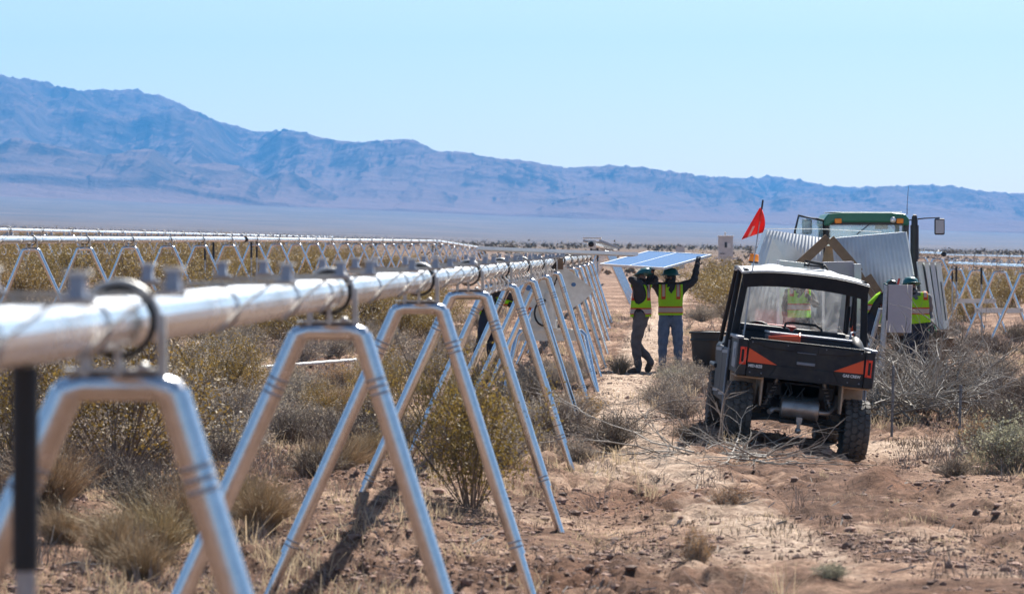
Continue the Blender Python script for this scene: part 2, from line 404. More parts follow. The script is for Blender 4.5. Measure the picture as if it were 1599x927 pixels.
    def build(s, name, mats, parent=None, loc=(0, 0, 0), bevel=0.):
        o = bpy.data.objects.new(name, s.mesh(name, mats)); COL.objects.link(o); o.parent = parent; o.location = loc
        if bevel:
            bv = o.modifiers.new('bevel', 'BEVEL'); bv.width = bevel; bv.segments = 2; bv.limit_method = 'ANGLE'; bv.angle_limit = R(40)
        return o
def np_mesh(name, V, Q, mats, smooth=False, midx=None):
    me = bpy.data.meshes.new(name); n = len(Q); k = Q.shape[1]
    me.vertices.add(len(V)); me.vertices.foreach_set('co', V.astype(np.float32).ravel())
    me.loops.add(n*k); me.loops.foreach_set('vertex_index', Q.astype(np.int32).ravel())
    me.polygons.add(n); me.polygons.foreach_set('loop_start', np.arange(0, n*k, k, dtype=np.int32))
    try: me.polygons.foreach_set('loop_total', np.full(n, k, np.int32))
    except Exception: pass
    me.polygons.foreach_set('use_smooth', np.full(n, smooth))
    for m in (mats if isinstance(mats, (list, tuple)) else [mats]): me.materials.append(m)
    if midx is not None: me.polygons.foreach_set('material_index', midx.astype(np.int32))
    me.update(); me.validate(); return me
def link(name, me, parent=None, loc=(0, 0, 0)):
    o = bpy.data.objects.new(name, me); COL.objects.link(o); o.parent = parent; o.location = loc; return o
def tag(o, label=None, cat=None, group=None, kind=None):
    if label: o['label'] = label
    if cat: o['category'] = cat
    if group: o['group'] = group
    if kind: o['kind'] = kind
    return o
def thing(name, label, cat, loc=(0, 0, 0), rot=(0, 0, 0), group=None):
    o = bpy.data.objects.new(name, None); COL.objects.link(o); o.location = loc; o.rotation_euler = rot; o.empty_display_size = .2
    return tag(o, label, cat, group)
def copy_tree(o, parent=None):
    c = o.copy(); COL.objects.link(c); c.parent = parent
    for ch in KIDS.get(o.name, []) or list(o.children): copy_tree(ch, c)
    return c
KIDS = {}
ORD = 'first second third fourth fifth sixth seventh eighth ninth tenth eleventh twelfth thirteenth fourteenth fifteenth sixteenth seventeenth eighteenth nineteenth twentieth'.split()
ORD += ['twenty-'+w for w in ORD[:9]]+['thirtieth']+['thirty-'+w for w in ORD[:9]]

# ------------------------------------------------------------------ setting: ground, mountains
def polar(ths, rs):
    T, Rr = np.meshgrid(ths, rs); return Rr*np.sin(T), Rr*np.cos(T), Rr, T
def grid_faces(nr, nt, wrap=False):
    i, j = np.meshgrid(np.arange(nr-1), np.arange(nt if wrap else nt-1), indexing='ij')
    j2 = (j+1) % nt
    return np.stack([i*nt+j, (i+1)*nt+j, (i+1)*nt+j2, i*nt+j2], -1).reshape(-1, 4)
fine = np.arange(-10.6, 10.6001, .042)
side = 10.6*np.exp(np.linspace(0, math.log(180/10.6), 70))[1:]
ths = np.radians(np.concatenate([-side[::-1][1:], fine, side]))
rs = np.concatenate([np.geomspace(.6, 9, 70)[:-1], np.geomspace(9, 90, 1150)[:-1], np.geomspace(90, 6445, 300)])
X, Y, RR, T = polar(ths, rs)
Z = gz(X, Y)
V = np.stack([X, Y, Z], -1).reshape(-1, 3)
me = np_mesh('ground', V, grid_faces(len(rs), len(ths), True), GROUND, True)
zone = np.zeros((len(V), 4), np.float32)
x_, y_, r_ = X.ravel(), Y.ravel(), RR.ravel()
px_ = CX+F*x_/np.maximum(y_, 1)
pale = 1.0*lane(x_, y_)*sstep(17, 26, y_)
for a, b, ra, rb, k in ((4.5, 35.6, 1.0, 1.5, .9), (4.2, 32.5, .9, 2.5, .5), (1.0, 30, .5, 1.8, .7), (3.7, 20.7, 1.0, .9, .6), (-.2, 26, 1.2, 1.2, .45), (1.5, 22, .9, 2, .45),
                        (2.9, 23, .7, 2, .4), (-8, 62, 5, 8, .4), (2.0, 17.5, .8, .9, .5)):
    pale = np.maximum(pale, k*np.exp(-((x_-a)/ra)**2-((y_-b)/rb)**2))
zone[:, 0] = pale+.22*fbm(x_/2.5, y_/6, 3, 90)
redz = np.zeros_like(x_)
for a, b, ra, rb in ((3.45, 27.4, .8, .9), (1.1, 27, .9, 1.6), (.3, 20.5, .6, 1.2), (-1.6, 18, .8, 2), (2.6, 19, .7, 1), (3.6, 31.6, .6, 1)):
    redz = np.maximum(redz, .6*np.exp(-((x_-a)/ra)**2-((y_-b)/rb)**2))
zone[:, 1] = redz+.2*fbm(x_/2, y_/5, 3, 120)
zone[:, 2] = sstep(90, 500, r_)*.95
zone[:, 3] = 1
ca = me.color_attributes.new('zone', 'FLOAT_COLOR', 'POINT'); ca.data.foreach_set('color', zone.ravel())
tag(link('ground', me), kind='structure')

mt = np.radians(np.concatenate([np.arange(-40, -13, .4), np.arange(-13, 13, .03), np.arange(13, 40, .4)]))
mr_ = np.geomspace(5600, 9850, 240)
X, Y, RR, T = polar(mt, mr_)
pxm = CX+F*np.tan(np.radians(np.clip(np.degrees(mt), -30, 30)))
sky_x = [-900, -400, -120, 0, 65, 110, 210, 260, 300, 340, 405, 440, 470, 510, 560, 640, 665, 685, 720, 760, 830, 880, 960, 1010, 1100, 1160, 1220, 1290, 1330, 1420, 1480, 1540, 1600, 1800, 2200, 2800]
sky_y = [150, 100, 112, 120, 130, 142, 142, 153, 172, 190, 208, 202, 205, 218, 222, 216, 228, 237, 236, 245, 252, 262, 258, 262, 275, 278, 276, 290, 293, 290, 290, 300, 303, 296, 320, 300]
Tt = (HY-np.interp(pxm, sky_x, sky_y))/F
base = plain_z(np.minimum(RR, 6700), CX+F*np.tan(np.clip(T, -.5, .5)))-6*sstep(5600, 5900, 5900+5600-RR)
rd = ridged(X/1500+T*3, Y/2400, 7, 5); rd2 = ridged(X/520+9, Y/900, 5, 55); rd3 = ridged(X/210+2, Y/330, 4, 77)
M = sstep(6250, 9000, RR)*(1-.55*sstep(9000, 11300, RR))*(.08+.95*rd+.38*rd2)
lo = np.zeros(len(mt)); hi = np.full(len(mt), 4000.)
for _ in range(40):
    s_ = (lo+hi)/2; c = ((base+s_*M-CAMZ)/RR).max(0); up = c < Tt; lo = np.where(up, s_, lo); hi = np.where(up, hi, s_)
ker = np.exp(-np.linspace(-2, 2, 15)**2); ker /= ker.sum()
s_ = np.convolve(np.pad(s_, 7, 'edge'), ker, 'valid')
H = base+s_*M
hills = [(-250, 196, 7050, 330, 420), (20, 204, 6850, 240, 400), (210, 222, 6750, 150, 350), (330, 238, 6900, 110, 330), (440, 262, 7000, 90, 350), (600, 272, 7300, 110, 380), (700, 296, 6900, 100, 300),
         (860, 300, 7000, 120, 300), (1010, 292, 7300, 150, 350), (960, 308, 6800, 90, 300), (1180, 318, 7000, 150, 350), (1400, 322, 7300, 200, 350), (1560, 340, 6900, 150, 300)]
PX = CX+F*np.tan(np.clip(T, -.5, .5))
for hx, hy, hd, wx, wd in hills:
    top = CAMZ+(HY-hy)/F*hd
    bump = np.exp(-np.abs((PX-hx+260*(rd-.5))/wx)**1.7-np.abs((RR-hd)/wd)**1.6)
    hill = base+(top-base)*bump*(.50+.70*rd+.40*(rd2-.4))
    H = np.maximum(H, hill)
H = H-60*sstep(6150, 5700, RR)*0-8*(1-sstep(6370, 6440, RR))
me = np_mesh('mountains', np.stack([X, Y, H], -1).reshape(-1, 3), grid_faces(len(mr_), len(mt)), MOUNT, True)
tag(link('mountains', me), kind='structure')

# stones, clods and litter: nobody could count them
ico = bmesh.new(); bmesh.ops.create_icosphere(ico, subdivisions=1, radius=1); iv = np.array([v.co[:] for v in ico.verts]); iff = np.array([[v.index for v in f.verts] for f in ico.faces]); ico.free()
def scatter_polar(n, d0, d1, half=.19, p=1.0):
    D = (d0**(1-p)+rng.random(n)*(d1**(1-p)-d0**(1-p)))**(1/(1-p)) if p != 1 else d0*(d1/d0)**rng.random(n)
    a = (rng.random(n)*2-1)*half; return D*np.sin(a), D*np.cos(a), D
n = 90000
sx, sy, sd = scatter_polar(n, 11, 62)
sz = gz(sx, sy); rad = .005+.012*rng.random(n)**2+.035*rng.random(n)**22+.00012*sd
keep = ((lane(sx, sy) < .5) | (rng.random(n) < .4)) & (fbm(sx/1.3, sy/2.5, 3, 300)+.35*(rng.random(n)-.5) > .46); sx, sy, sz, rad = sx[keep], sy[keep], sz[keep], rad[keep]; n = len(sx)
sc = rad[:, None, None]*(.6+.8*rng.random((n, 1, 3)))*np.array([1, 1, .65])
V = iv[None]*(.75+.5*rng.random((n, 12, 1)))*sc; V = V+np.stack([sx, sy, sz+rad*.15], -1)[:, None]
Q = (iff[None]+12*np.arange(n)[:, None, None]).reshape(-1, 3)
tag(link('gravel', np_mesh('gravel', V.reshape(-1, 3), Q, STONE)), 'loose stones and clods strewn over the bare desert soil', 'gravel', kind='stuff')
n = 1500                                                          # dry twig litter
sx, sy, sd = scatter_polar(n, 13, 75)
kp = fbm(sx/1.5, sy/3, 3, 200) > .47; sx, sy, sd = sx[kp], sy[kp], sd[kp]; n = len(sx)
sz = gz(sx, sy); a = rng.random(n)*PI; l = .015+.07*rng.random(n)**2; w = .0013+.00008*sd*rng.random(n)
dx, dy = np.cos(a)*l, np.sin(a)*l; tz = .005+.05*rng.random(n); wx, wy = -np.sin(a)*w, np.cos(a)*w
V = np.stack([np.stack([sx-dx-wx, sy-dy-wy, sz+.004], -1), np.stack([sx-dx+wx, sy-dy+wy, sz+.012], -1), np.stack([sx+dx+wx, sy+dy+wy, sz+tz+.008], -1), np.stack([sx+dx-wx, sy+dy-wy, sz+tz], -1)], 1)
tag(link('twig_litter', np_mesh('twig_litter', V.reshape(-1, 3), np.arange(4*n).reshape(-1, 4), BRANCH)), 'dry broken twigs littering the ground between the bushes', 'litter', kind='stuff')

# ------------------------------------------------------------------ plants
def cover(name, label, n, blades, hgt, m_, seed, fg, lanek=.9):
    sx, sy, sd = scatter_polar(n, 12, 95, .2, .9)
    lat = sx-row_x(OFF1, sy); pr = np.where(lat < -.2, .95, np.where(sy > 44, .7, np.where((lat < 2.2) & (sy > 27), .75, np.where((sx > 4.3) & (sy > 30), .95, fg))))
    pr = pr*np.clip((fbm(sx/1.6, sy/2.6, 3, seed)-.36)*5, 0, 1)*(1-lanek*lane(sx, sy)**.35); pr = np.where((np.abs(sx-2.85) < 1.5) & (sy > 26.5) & (sy < 38), pr*.15, pr)
    pr = pr*((.28 if lanek > .5 else 1)+(.72 if lanek > .5 else 0)*sstep(21, 30, sy)); k = rng.random(n) < pr; sx, sy, sd = sx[k], sy[k], sd[k]; n = len(sx); B = blades
    r0 = (.06+.22*rng.random((n, 1)))*np.sqrt(rng.random((n, B))); a0 = rng.random((n, B))*2*PI
    bx = sx[:, None]+r0*np.cos(a0); by = sy[:, None]+r0*np.sin(a0); bz = gz(bx, by)
    h = hgt*(.35+.9*rng.random((n, B)))*(.5+rng.random((n, 1))); ln = h*rng.normal(0, .75, (n, B)); an = rng.random((n, B))*2*PI
    tx, ty = bx+ln*np.cos(an), by+ln*np.sin(an); w = .0016+.00007*sd[:, None]; wa = rng.random((n, B))*PI; wx, wy = w*np.cos(wa), w*np.sin(wa)*.5
    V = np.stack([np.stack([bx-wx, by-wy, bz-.01], -1), np.stack([bx+wx, by+wy, bz-.01], -1), np.stack([tx+wx*.5, ty, bz+h], -1), np.stack([tx-wx*.5, ty, bz+h], -1)], 2).reshape(-1, 3)
    tag(link(name, np_mesh(name, V, np.arange(len(V)).reshape(-1, 4), m_)), label, 'ground cover', kind='stuff')
cover('dry_grass', 'dry straw and weeds covering the soil between the bushes', 5600, 26, .13, STRAW, 400, .10)
cover('straw_stubble', 'short straw stubble and plant debris strewn over the bare soil', 11000, 16, .035, TWIGD, 460, .75, .3)
cover('pale_debris', 'pale straw bits strewn over the bare soil', 6000, 14, .03, STRAW, 480, .6, .2)
cover('twig_cover', 'low grey dead twigs covering the soil between the bushes', 6200, 22, .16, TWIG, 430, .14)
def leaves_np(C, size, rs=None):
    """small rhombic leaves at random angles"""
    n = len(C); u = rng.normal(size=(n, 3)); u /= np.linalg.norm(u, axis=1)[:, None]
    w = rng.normal(size=(n, 3)); w -= u*(u*w).sum(1)[:, None]; w /= np.linalg.norm(w, axis=1)[:, None]
    s = size*(.6+.8*rng.random((n, 1)))
    V = np.stack([C-u*s, C+w*s*.5, C+u*s, C-w*s*.5], 1)
    return V.reshape(-1, 3), np.arange(4*n).reshape(-1, 4)
def stems_np(paths, rad):
    """paths (n,k,3) -> three-sided tapering stems"""
    n, k, _ = paths.shape; d = paths[:, -1]-paths[:, 0]; d /= np.linalg.norm(d, axis=1)[:, None]+1e-9
    a = np.cross(d, rng.normal(size=(n, 3))); a /= np.linalg.norm(a, axis=1)[:, None]+1e-9; b = np.cross(d, a)
    rr = np.asarray(rad).reshape(-1, 1, 1)*np.linspace(1, .45, k)[None, :, None]
    ring = [paths+rr*(math.cos(t)*a[:, None]+math.sin(t)*b[:, None]) for t in (0, 2.1, 4.2)]
    V = np.stack(ring, 2)                                              # n,k,3,3
    idx = np.arange(n*k*3).reshape(n, k, 3)
    q = [np.stack([idx[:, :-1, j], idx[:, :-1, (j+1) % 3], idx[:, 1:, (j+1) % 3], idx[:, 1:, j]], -1) for j in range(3)]
    return V.reshape(-1, 3), np.concatenate([x.reshape(-1, 4) for x in q])
def curves(n, h, w, k=5, up=.6, wig=.06, base=.08):
    az = rng.random(n)*2*PI; sp = rng.random(n)**.6
    t = np.linspace(0, 1, k)[None, :, None]
    end = np.stack([np.cos(az)*sp*w/2, np.sin(az)*sp*w/2, h*(1-.45*sp**2)*(.65+.4*rng.random(n))], -1)[:, None]
    st = np.stack([np.cos(az)*base*rng.random(n), np.sin(az)*base*rng.random(n), np.full(n, -.03)], -1)[:, None]
    lean = rng.normal(size=(1, 1, 2))*.12*h; end[:, :, :2] += lean*rng.random((n, 1, 1))*2; end *= (.7+.5*rng.random((n, 1, 1)))
    p = st+(end-st)*t; bow = (t*(1-t))*up
    p[:, :, 2:] += bow*h*.5; p = p+rng.normal(size=p.shape)*wig*h*t
    return p
def bush_meshes(kind, i, h, w, nst, nlf, ls, leafm, stemm, sr):
    p = curves(nst, h, w, 5, .5 if kind != 'tuft' else .9, .05)
    sub = []
    for s in range(2 if kind != 'tuft' else 0):                      # side twigs
        j = rng.integers(0, nst, nst*2); q = p[j]; t0 = 2+rng.integers(0, 2, len(j)); st = q[np.arange(len(j)), t0]
        d = rng.normal(size=(len(j), 3))*.16*h+np.array([0, 0, .12*h]); tt = np.linspace(0, 1, 5)[None, :, None]
        sub.append(st[:, None]+d[:, None]*tt+rng.normal(size=(len(j), 5, 3))*.01*h)
    sv, sq = stems_np(np.concatenate([p]+sub) if sub else p, np.concatenate([np.full(nst, sr)]+[np.full(len(s), sr*.6) for s in sub]))
    stem = np_mesh('stems', sv, sq, stemm)
    if not nlf: return stem, None
    allp = np.concatenate([p]+sub) if sub else p
    j = rng.integers(0, len(allp), nlf//6); t = (.22 if kind == 'creosote' else .4)+(.83 if kind == 'creosote' else .65)*rng.random(len(j)); k = np.clip(t*4, 0, 3.999); i0 = k.astype(int); f = (k-i0)[:, None]
    c = allp[j, i0]*(1-f)+allp[j, i0+1]*f
    C = (c[:, None]+rng.normal(size=(len(j), 6, 3))*.045*max(h, .5)).reshape(-1, 3); C[:, 2] = np.maximum(C[:, 2], .02)
    lv, lq = leaves_np(C, ls)
    return stem, np_mesh('foliage', lv, lq, leafm)
KINDS = {
 'creosote': [bush_meshes('creosote', i, 1.15, 1.7, 40, (11000, 8600, 6000, 4200)[i], .0135, LEAF_O, TWIGD, .006) for i in range(4)],
 'bursage': [bush_meshes('bursage', i, .55, 1.05, 150, 2600, .011, LEAF_B, TWIG, .0042) for i in range(4)],
 'sage': [bush_meshes('sage', i, .62, 1.0, 110, 5200, .012, LEAF_G, TWIG, .004) for i in range(2)],
 'rust': [bush_meshes('rust', i, .45, .8, 110, 2600, .011, LEAF_R, TWIG, .0035) for i in range(2)],
 'tuft': [bush_meshes('tuft', i, .50, .85, 900, 0, .0, STRAW, STRAW, .0022) for i in range(3)],
 'twiggy': [bush_meshes('twiggy', i, .6, 1.1, 190, 700, .010, LEAF_B, TWIGD, .0048) for i in range(3)],
}
NAMES = {'creosote': ('creosote_bush', 'bush'), 'bursage': ('bursage_bush', 'bush'), 'sage': ('sage_bush', 'bush'), 'rust': ('dry_shrub', 'shrub'), 'tuft': ('grass_tuft', 'grass tuft'), 'twiggy': ('leafless_shrub', 'shrub')}
HGT = {'creosote': .86, 'bursage': .46, 'sage': .62, 'rust': .45, 'tuft': .5, 'twiggy': .6}
taken = []
def plant(kind, x, y, h, label, group=None, wide=1.):
    nm, cat = NAMES[kind]; st, lf = random.choice(KINDS[kind]); s = h/HGT[kind]
    z = g1(x, y)-.02
    if lf is None: o = link(nm, st, None, (x, y, z)); tag(o, label, cat, group)
    else:
        o = thing(nm, label, cat, (x, y, z), group=group); link('stems', st, o); link('foliage', lf, o)
    o.rotation_euler.z = random.uniform(0, 2*PI); o.scale = (s*wide, s*wide, s)
    taken.append((x, y, .5*s*wide)); return o
hero = [
 ('creosote', 185, 748, 1.12, 'big yellow-olive creosote bush behind the nearest A-frame', 1.0),
 ('creosote', 20, 745, 1.05, 'yellow-olive bush at the photo edge behind the black damper strut', .9),
 ('creosote', 330, 640, .75, 'olive creosote bush between the nearest two A-frames, farther back', 1.1),
 ('creosote', 508, 672, .45, 'small yellow-green bush in front of the white pipe, right of it', .8),
 ('creosote', 590, 640, .6, 'green bush crossed by the left leg of the fourth A-frame', .9),
 ('creosote', 735, 792, 1.0, 'thin olive-green bush standing between the legs of the fourth A-frame', .75),
 ('creosote', 670, 680, .8, 'dark olive bush left of the thin bush under the near row', .9),
 ('rust', 905, 655, .38, 'small rusty olive shrub beside the sixth leg of the near row', 1.1),
 ('rust', 290, 700, .4, 'rusty dry shrub right of the big yellow-olive bush', 1.),
 ('tuft', 75, 800, .62, 'tall straw-coloured grass tuft behind the black damper strut', .9),
 ('tuft', 245, 868, .46, 'straw grass tuft below the nearest top bar, close to the camera', 1.15),
 ('tuft', 298, 842, .5, 'yellowish straw tuft against the nearest right-hand leg', .8),
 ('tuft', 175, 880, .40, 'low straw tuft at the bottom left beside the white stick', .9),
 ('tuft', 408, 828, .42, 'rounded straw tuft between the second frame legs', .95),
 ('tuft', 100, 852, .35, 'pale straw tuft beside the grey rod of the damper strut', .9),
 ('bursage', 350, 560, .5, 'grey round bush behind the left leg of the second A-frame', 1.1),
 ('bursage', 520, 560, .42, 'grey domed bush framed by the second A-frame', 1.1),
 ('bursage', 655, 510, .5, 'pale grey bush behind the third A-frame', 1.1),
 ('bursage', 545, 545, .45, 'small grey bush behind the right shoulder of the second A-frame', 1.),
 ('bursage', 360, 690, .55, 'grey bush beside the left leg of the second A-frame, low down', 1.),
 ('bursage', 430, 676, .36, 'pale bush between the two legs of the second A-frame', 1.),
 ('twiggy', 455, 700, .45, 'dark twiggy shrub in the middle of the second A-frame', 1.),
 ('bursage', 1060, 655, .32, 'grey bush on the lane, left of the utility vehicle', 1.1),
 ('twiggy', 1078, 690, .26, 'dark leafless shrub touching the front tyre of the utility vehicle', 1.0),
 ('bursage', 1030, 635, .32, 'low grey bush in front of the worker in jeans', 1.2),
 ('sage', 1050, 600, .3, 'low sage bush at the feet of the worker in jeans', 1.3),
 ('twiggy', 955, 700, .42, 'dark twiggy shrub beside the fallen branches, left end', 1.2),
 ('twiggy', 880, 690, .45, 'twiggy shrub among the dead branches at the fifth leg', 1.2),
 ('bursage', 1092, 612, .20, 'pale bush growing right below the black barrel', 1.2),
 ('tuft', 968, 585, .4, 'straw tuft at the foot of the drive frame, next to the lane', .9),
 ('rust', 1085, 890, .3, 'orange-brown weed on the open ground at the bottom of the photo', .5),
 ('sage', 1300, 905, .14, 'tiny green weed on open soil at the bottom of the photo', 1.3),
 ('rust', 1130, 790, .2, 'small orange-brown weed in front of the fallen branches', 1.2),
 ('sage', 1578, 738, .60, 'large grey-green sage bush at the right edge of the photo', 1.1),
 ('rust', 1528, 705, .42, 'reddish dry shrub beside the shorter fence stake', .8),
 ('twiggy', 1490, 745, .22, 'low grey twiggy shrub on the soil in front of the stakes', 1.2),
 ('twiggy', 1500, 560, .5, 'grey shrub behind the brush pile, before the right-hand frames', 1.2),
 ('twiggy', 1560, 555, .45, 'dark shrub at the foot of the rightmost frame', 1.2),
 ('bursage', 1555, 600, .45, 'twiggy pale shrub in the clearing right of the stake', 1.2),
 ('creosote', 1415, 555, .6, 'olive bush growing through the brush pile beside the grey board', 1.),
 ('creosote', 1105, 470, 1.2, 'brown-olive bush behind the worker in jeans, nearest of its clump', 1.3),
 ('creosote', 1140, 478, 1.15, 'brown-olive bush between the barrel and the far cabinet', 1.3),
 ('twiggy', 610, 700, .5, 'leafless shrub between the third and fourth frames', 1.),
 ('twiggy', 830, 640, .5, 'leafless shrub under the slew drive', 1.),
 ('bursage', 700, 560, .5, 'grey bush left of the worker behind the row', 1.),
 ('bursage', 1265, 470, .5, 'grey bush seen through the windshield of the utility vehicle', 1.),
]
for k, px, py, h, lb, wd in hero:
    x, y = on_ground(px, py); plant(k, x, y, h, lb, None, wd)
for t_ in np.linspace(0, 1, 8):
    q0, q1 = on_ground(385, 585), on_ground(556, 577)
    for k_ in (0, 1.2, 2.4): taken.append((q0[0]+(q1[0]-q0[0])*t_, q0[1]+(q1[1]-q0[1])*t_-k_, .25))
def free(x, y, r):
    return all((x-a)**2+(y-b)**2 > (r*.55+c)**2 for a, b, c in taken)
def zone_scatter(kind, n, d0, d1, l0, l1, h0, h1, label, group, wide=1.15, p=1.0):
    c = t = 0
    while c < n and t < n*40:
        t += 1
        if p == 1: D = d0*(d1/d0)**random.random()
        else: D = d0+(d1-d0)*random.random()
        lat = random.uniform(l0, l1); x = row_x(OFF1, D)+lat
        if abs(x/D) > .18: continue
        h = random.uniform(h0, h1)
        if lane(np.array(x), np.array(D)) > .06 or not free(x, D, h): continue
        if 1.9 < x < 4.6 and 24 < D < 44: continue
        if 3 < x < 10.5 and 50 < D < 70: continue
        plant(kind, x, D, h, label, group, wide); c += 1
zone_scatter('creosote', 26, 60, 80, -9.2, -3.2, .7, 1.15, 'olive-brown bush on the open ground between the near and the second tube row', 'creosote bushes between the first two tube rows', 1.2)
zone_scatter('creosote', 50, 70, 200, -20, -10.6, .9, 1.4, 'olive-brown bush in the strip behind the second tube row', 'creosote bushes behind the second tube row', 1.3)
zone_scatter('creosote', 46, 110, 230, -40, -21, .9, 1.45, 'brown-olive bush in the scrub behind the third tube row', 'creosote bushes behind the third tube row', 1.4)
zone_scatter('creosote', 30, 80, 180, 2.6, 9, .8, 1.4, 'brown bush in the scrub beyond the workers and the barrel', 'brown bushes beyond the workers', 1.35)
zone_scatter('creosote', 26, 88, 200, 11, 26, .8, 1.3, 'brown bush in the scrub behind the right-hand frames', 'brown bushes behind the right-hand frames', 1.35)
zone_scatter('bursage', 60, 28, 74, -9, -2.0, .3, .52, 'low grey bush dotting the gravel behind the near tube row', 'grey bushes behind the near row', 1.15)
zone_scatter('twiggy', 24, 22, 66, -8, -1.0, .3, .5, 'dark twiggy shrub among the grey bushes behind the near row', 'twiggy shrubs behind the near row', 1.15)
zone_scatter('rust', 18, 24, 60, -7, -2, .25, .42, 'rusty dry shrub among the grey bushes behind the near row', 'rusty shrubs behind the near row', 1.15)
zone_scatter('bursage', 16, 58, 95, 1.5, 8.5, .3, .5, 'low pale bush on the stony ground beyond the workers', 'pale bushes beyond the workers', 1.2)
zone_scatter('twiggy', 18, 46, 90, 6, 11, .3, .55, 'grey shrub on the ground below the right-hand frames', 'grey shrubs below the right-hand frames', 1.2)
zone_scatter('bursage', 24, 30, 56, -.3, 2.2, .2, .36, 'low dry shrub at the feet of the near row frames', 'low shrubs under the near row', 1.2)
zone_scatter('twiggy', 18, 36, 62, 4.4, 9, .3, .5, 'grey shrub in the brush right of the utility vehicle', 'grey shrubs right of the utility vehicle', 1.2)
zone_scatter('tuft', 18, 19, 45, -5, -1.0, .25, .4, 'small straw tuft on the ground behind the near row', 'straw tufts behind the near row', 1.)
# far scrub past the rows: reads as one mass
n = 3000
fx, fy, fd = scatter_polar(n, 215, 2600, .24, .6); hh = .4+.45*rng.random(n)+.0002*fd; fz = gz(fx, fy, False)
c = rng.normal(size=(n, 14, 3))*np.array([.45, .45, .28])*hh[:, None, None]+np.stack([fx, fy, fz+hh*.4], -1)[:, None]
lv, lq = leaves_np(c.reshape(-1, 3), .2)
tag(link('far_scrub', np_mesh('far_scrub', lv, lq, LEAF_F)), 'olive scrub covering the plain beyond the tube rows', 'scrub', kind='stuff')

# ------------------------------------------------------------------ dead branches
def branch_mb(n, length, spread, lift, r=.012, seed=0):
    rd = random.Random(seed); mb = MB()
    def grow(p, d, l, rr, depth):
        pts = [p]; k = 5
        for i in range(k):
            d = (d+Vector((rd.gauss(0, .15), rd.gauss(0, .15), rd.gauss(-.02, .11)))).normalized(); q = pts[-1]+d*l/k
            if q.z < .01: q.z = .01+rd.random()*.02
            pts.append(q)
            if depth and rd.random() < .75:
                dd = (d+Vector((rd.gauss(0, .7), rd.gauss(0, .7), rd.gauss(.1, .4)))).normalized()
                grow(q, dd, l*rd.uniform(.35, .65), rr*.55, depth-1)
        mb.tube(pts, [rr*(1-.7*i/k) for i in range(k+1)], 5, 0, False)
    for i in range(n):
        a = rd.uniform(0, 2*PI); p = Vector((rd.gauss(0, spread), rd.gauss(0, spread*.6), rd.uniform(0, lift*.5)))
        grow(p, Vector((math.cos(a), math.sin(a), rd.uniform(0, lift*1.5))), length*rd.uniform(.6, 1.2), r*rd.uniform(.6, 1.3), 2)
    return mb
def brush(px, py, label, n, length, spread, lift, r, seed, m=BRANCH, name='brush_pile', cat='brush pile'):
    x, y = on_ground(px, py); o = branch_mb(n, length, spread, lift, r, seed).build(name, m, None, (x, y, g1(x, y)-.02)); return tag(o, label, cat)
brush(1410, 655, 'tangled heap of bleached grey branches right of the utility vehicle', 80, 1.0, .42, .62, .014, 3)
brush(1450, 640, 'darker heap of dead branches behind the two metal stakes', 90, 1.0, .46, .5, .014, 4, TWIGD)
brush(1400, 570, 'heap of dry branches under the grey board', 54, 1.1, .55, .55, .011, 5)
brush(1550, 640, 'sparse sprawl of thin dead branches near the right edge', 34, 1.2, .55, .4, .009, 6, TWIG)
brush(1475, 545, 'dry branches heaped in front of the pallet of modules', 22, .9, .5, .5, .010, 16, TWIG)
brush(1110, 715, 'fallen grey branches lying in the shade behind the utility vehicle', 12, 1.2, .3, .16, .011, 7, BRANCH, 'fallen_branches', 'branches')
brush(1040, 712, 'long fallen branches lying across the lane', 10, 1.2, .25, .10, .013, 8, TWIG, 'fallen_branches', 'branches')
brush(1170, 725, 'few bent bare sticks under the tail of the utility vehicle', 4, .9, .25, .2, .008, 9, BRANCH, 'fallen_branches', 'branches')
brush(845, 660, 'white dead twigs tangled under the near row', 12, .7, .3, .3, .009, 10, BRANCH, 'fallen_branches', 'branches')
brush(930, 690, 'dry brush heaped at the sixth leg of the near row', 12, .7, .25, .3, .008, 11, TWIG, 'fallen_branches', 'branches')
x, y = on_ground(130, 888)
mb = MB(); mb.tube([(-.14, 0, .012), (-.06, .02, .03), (.02, .01, .02), (.05, 0, .05)], [.006, .01, .009, .004], 6); mb.tube([(.0, 0, .02), (.09, -.03, .02), (.14, -.02, .03)], [.008, .007, .003], 6)
tag(mb.build('bleached_stick', BRANCH, None, (x, y, g1(x, y)+.01)), 'short bleached stick lying on bare soil at the bottom left', 'stick')

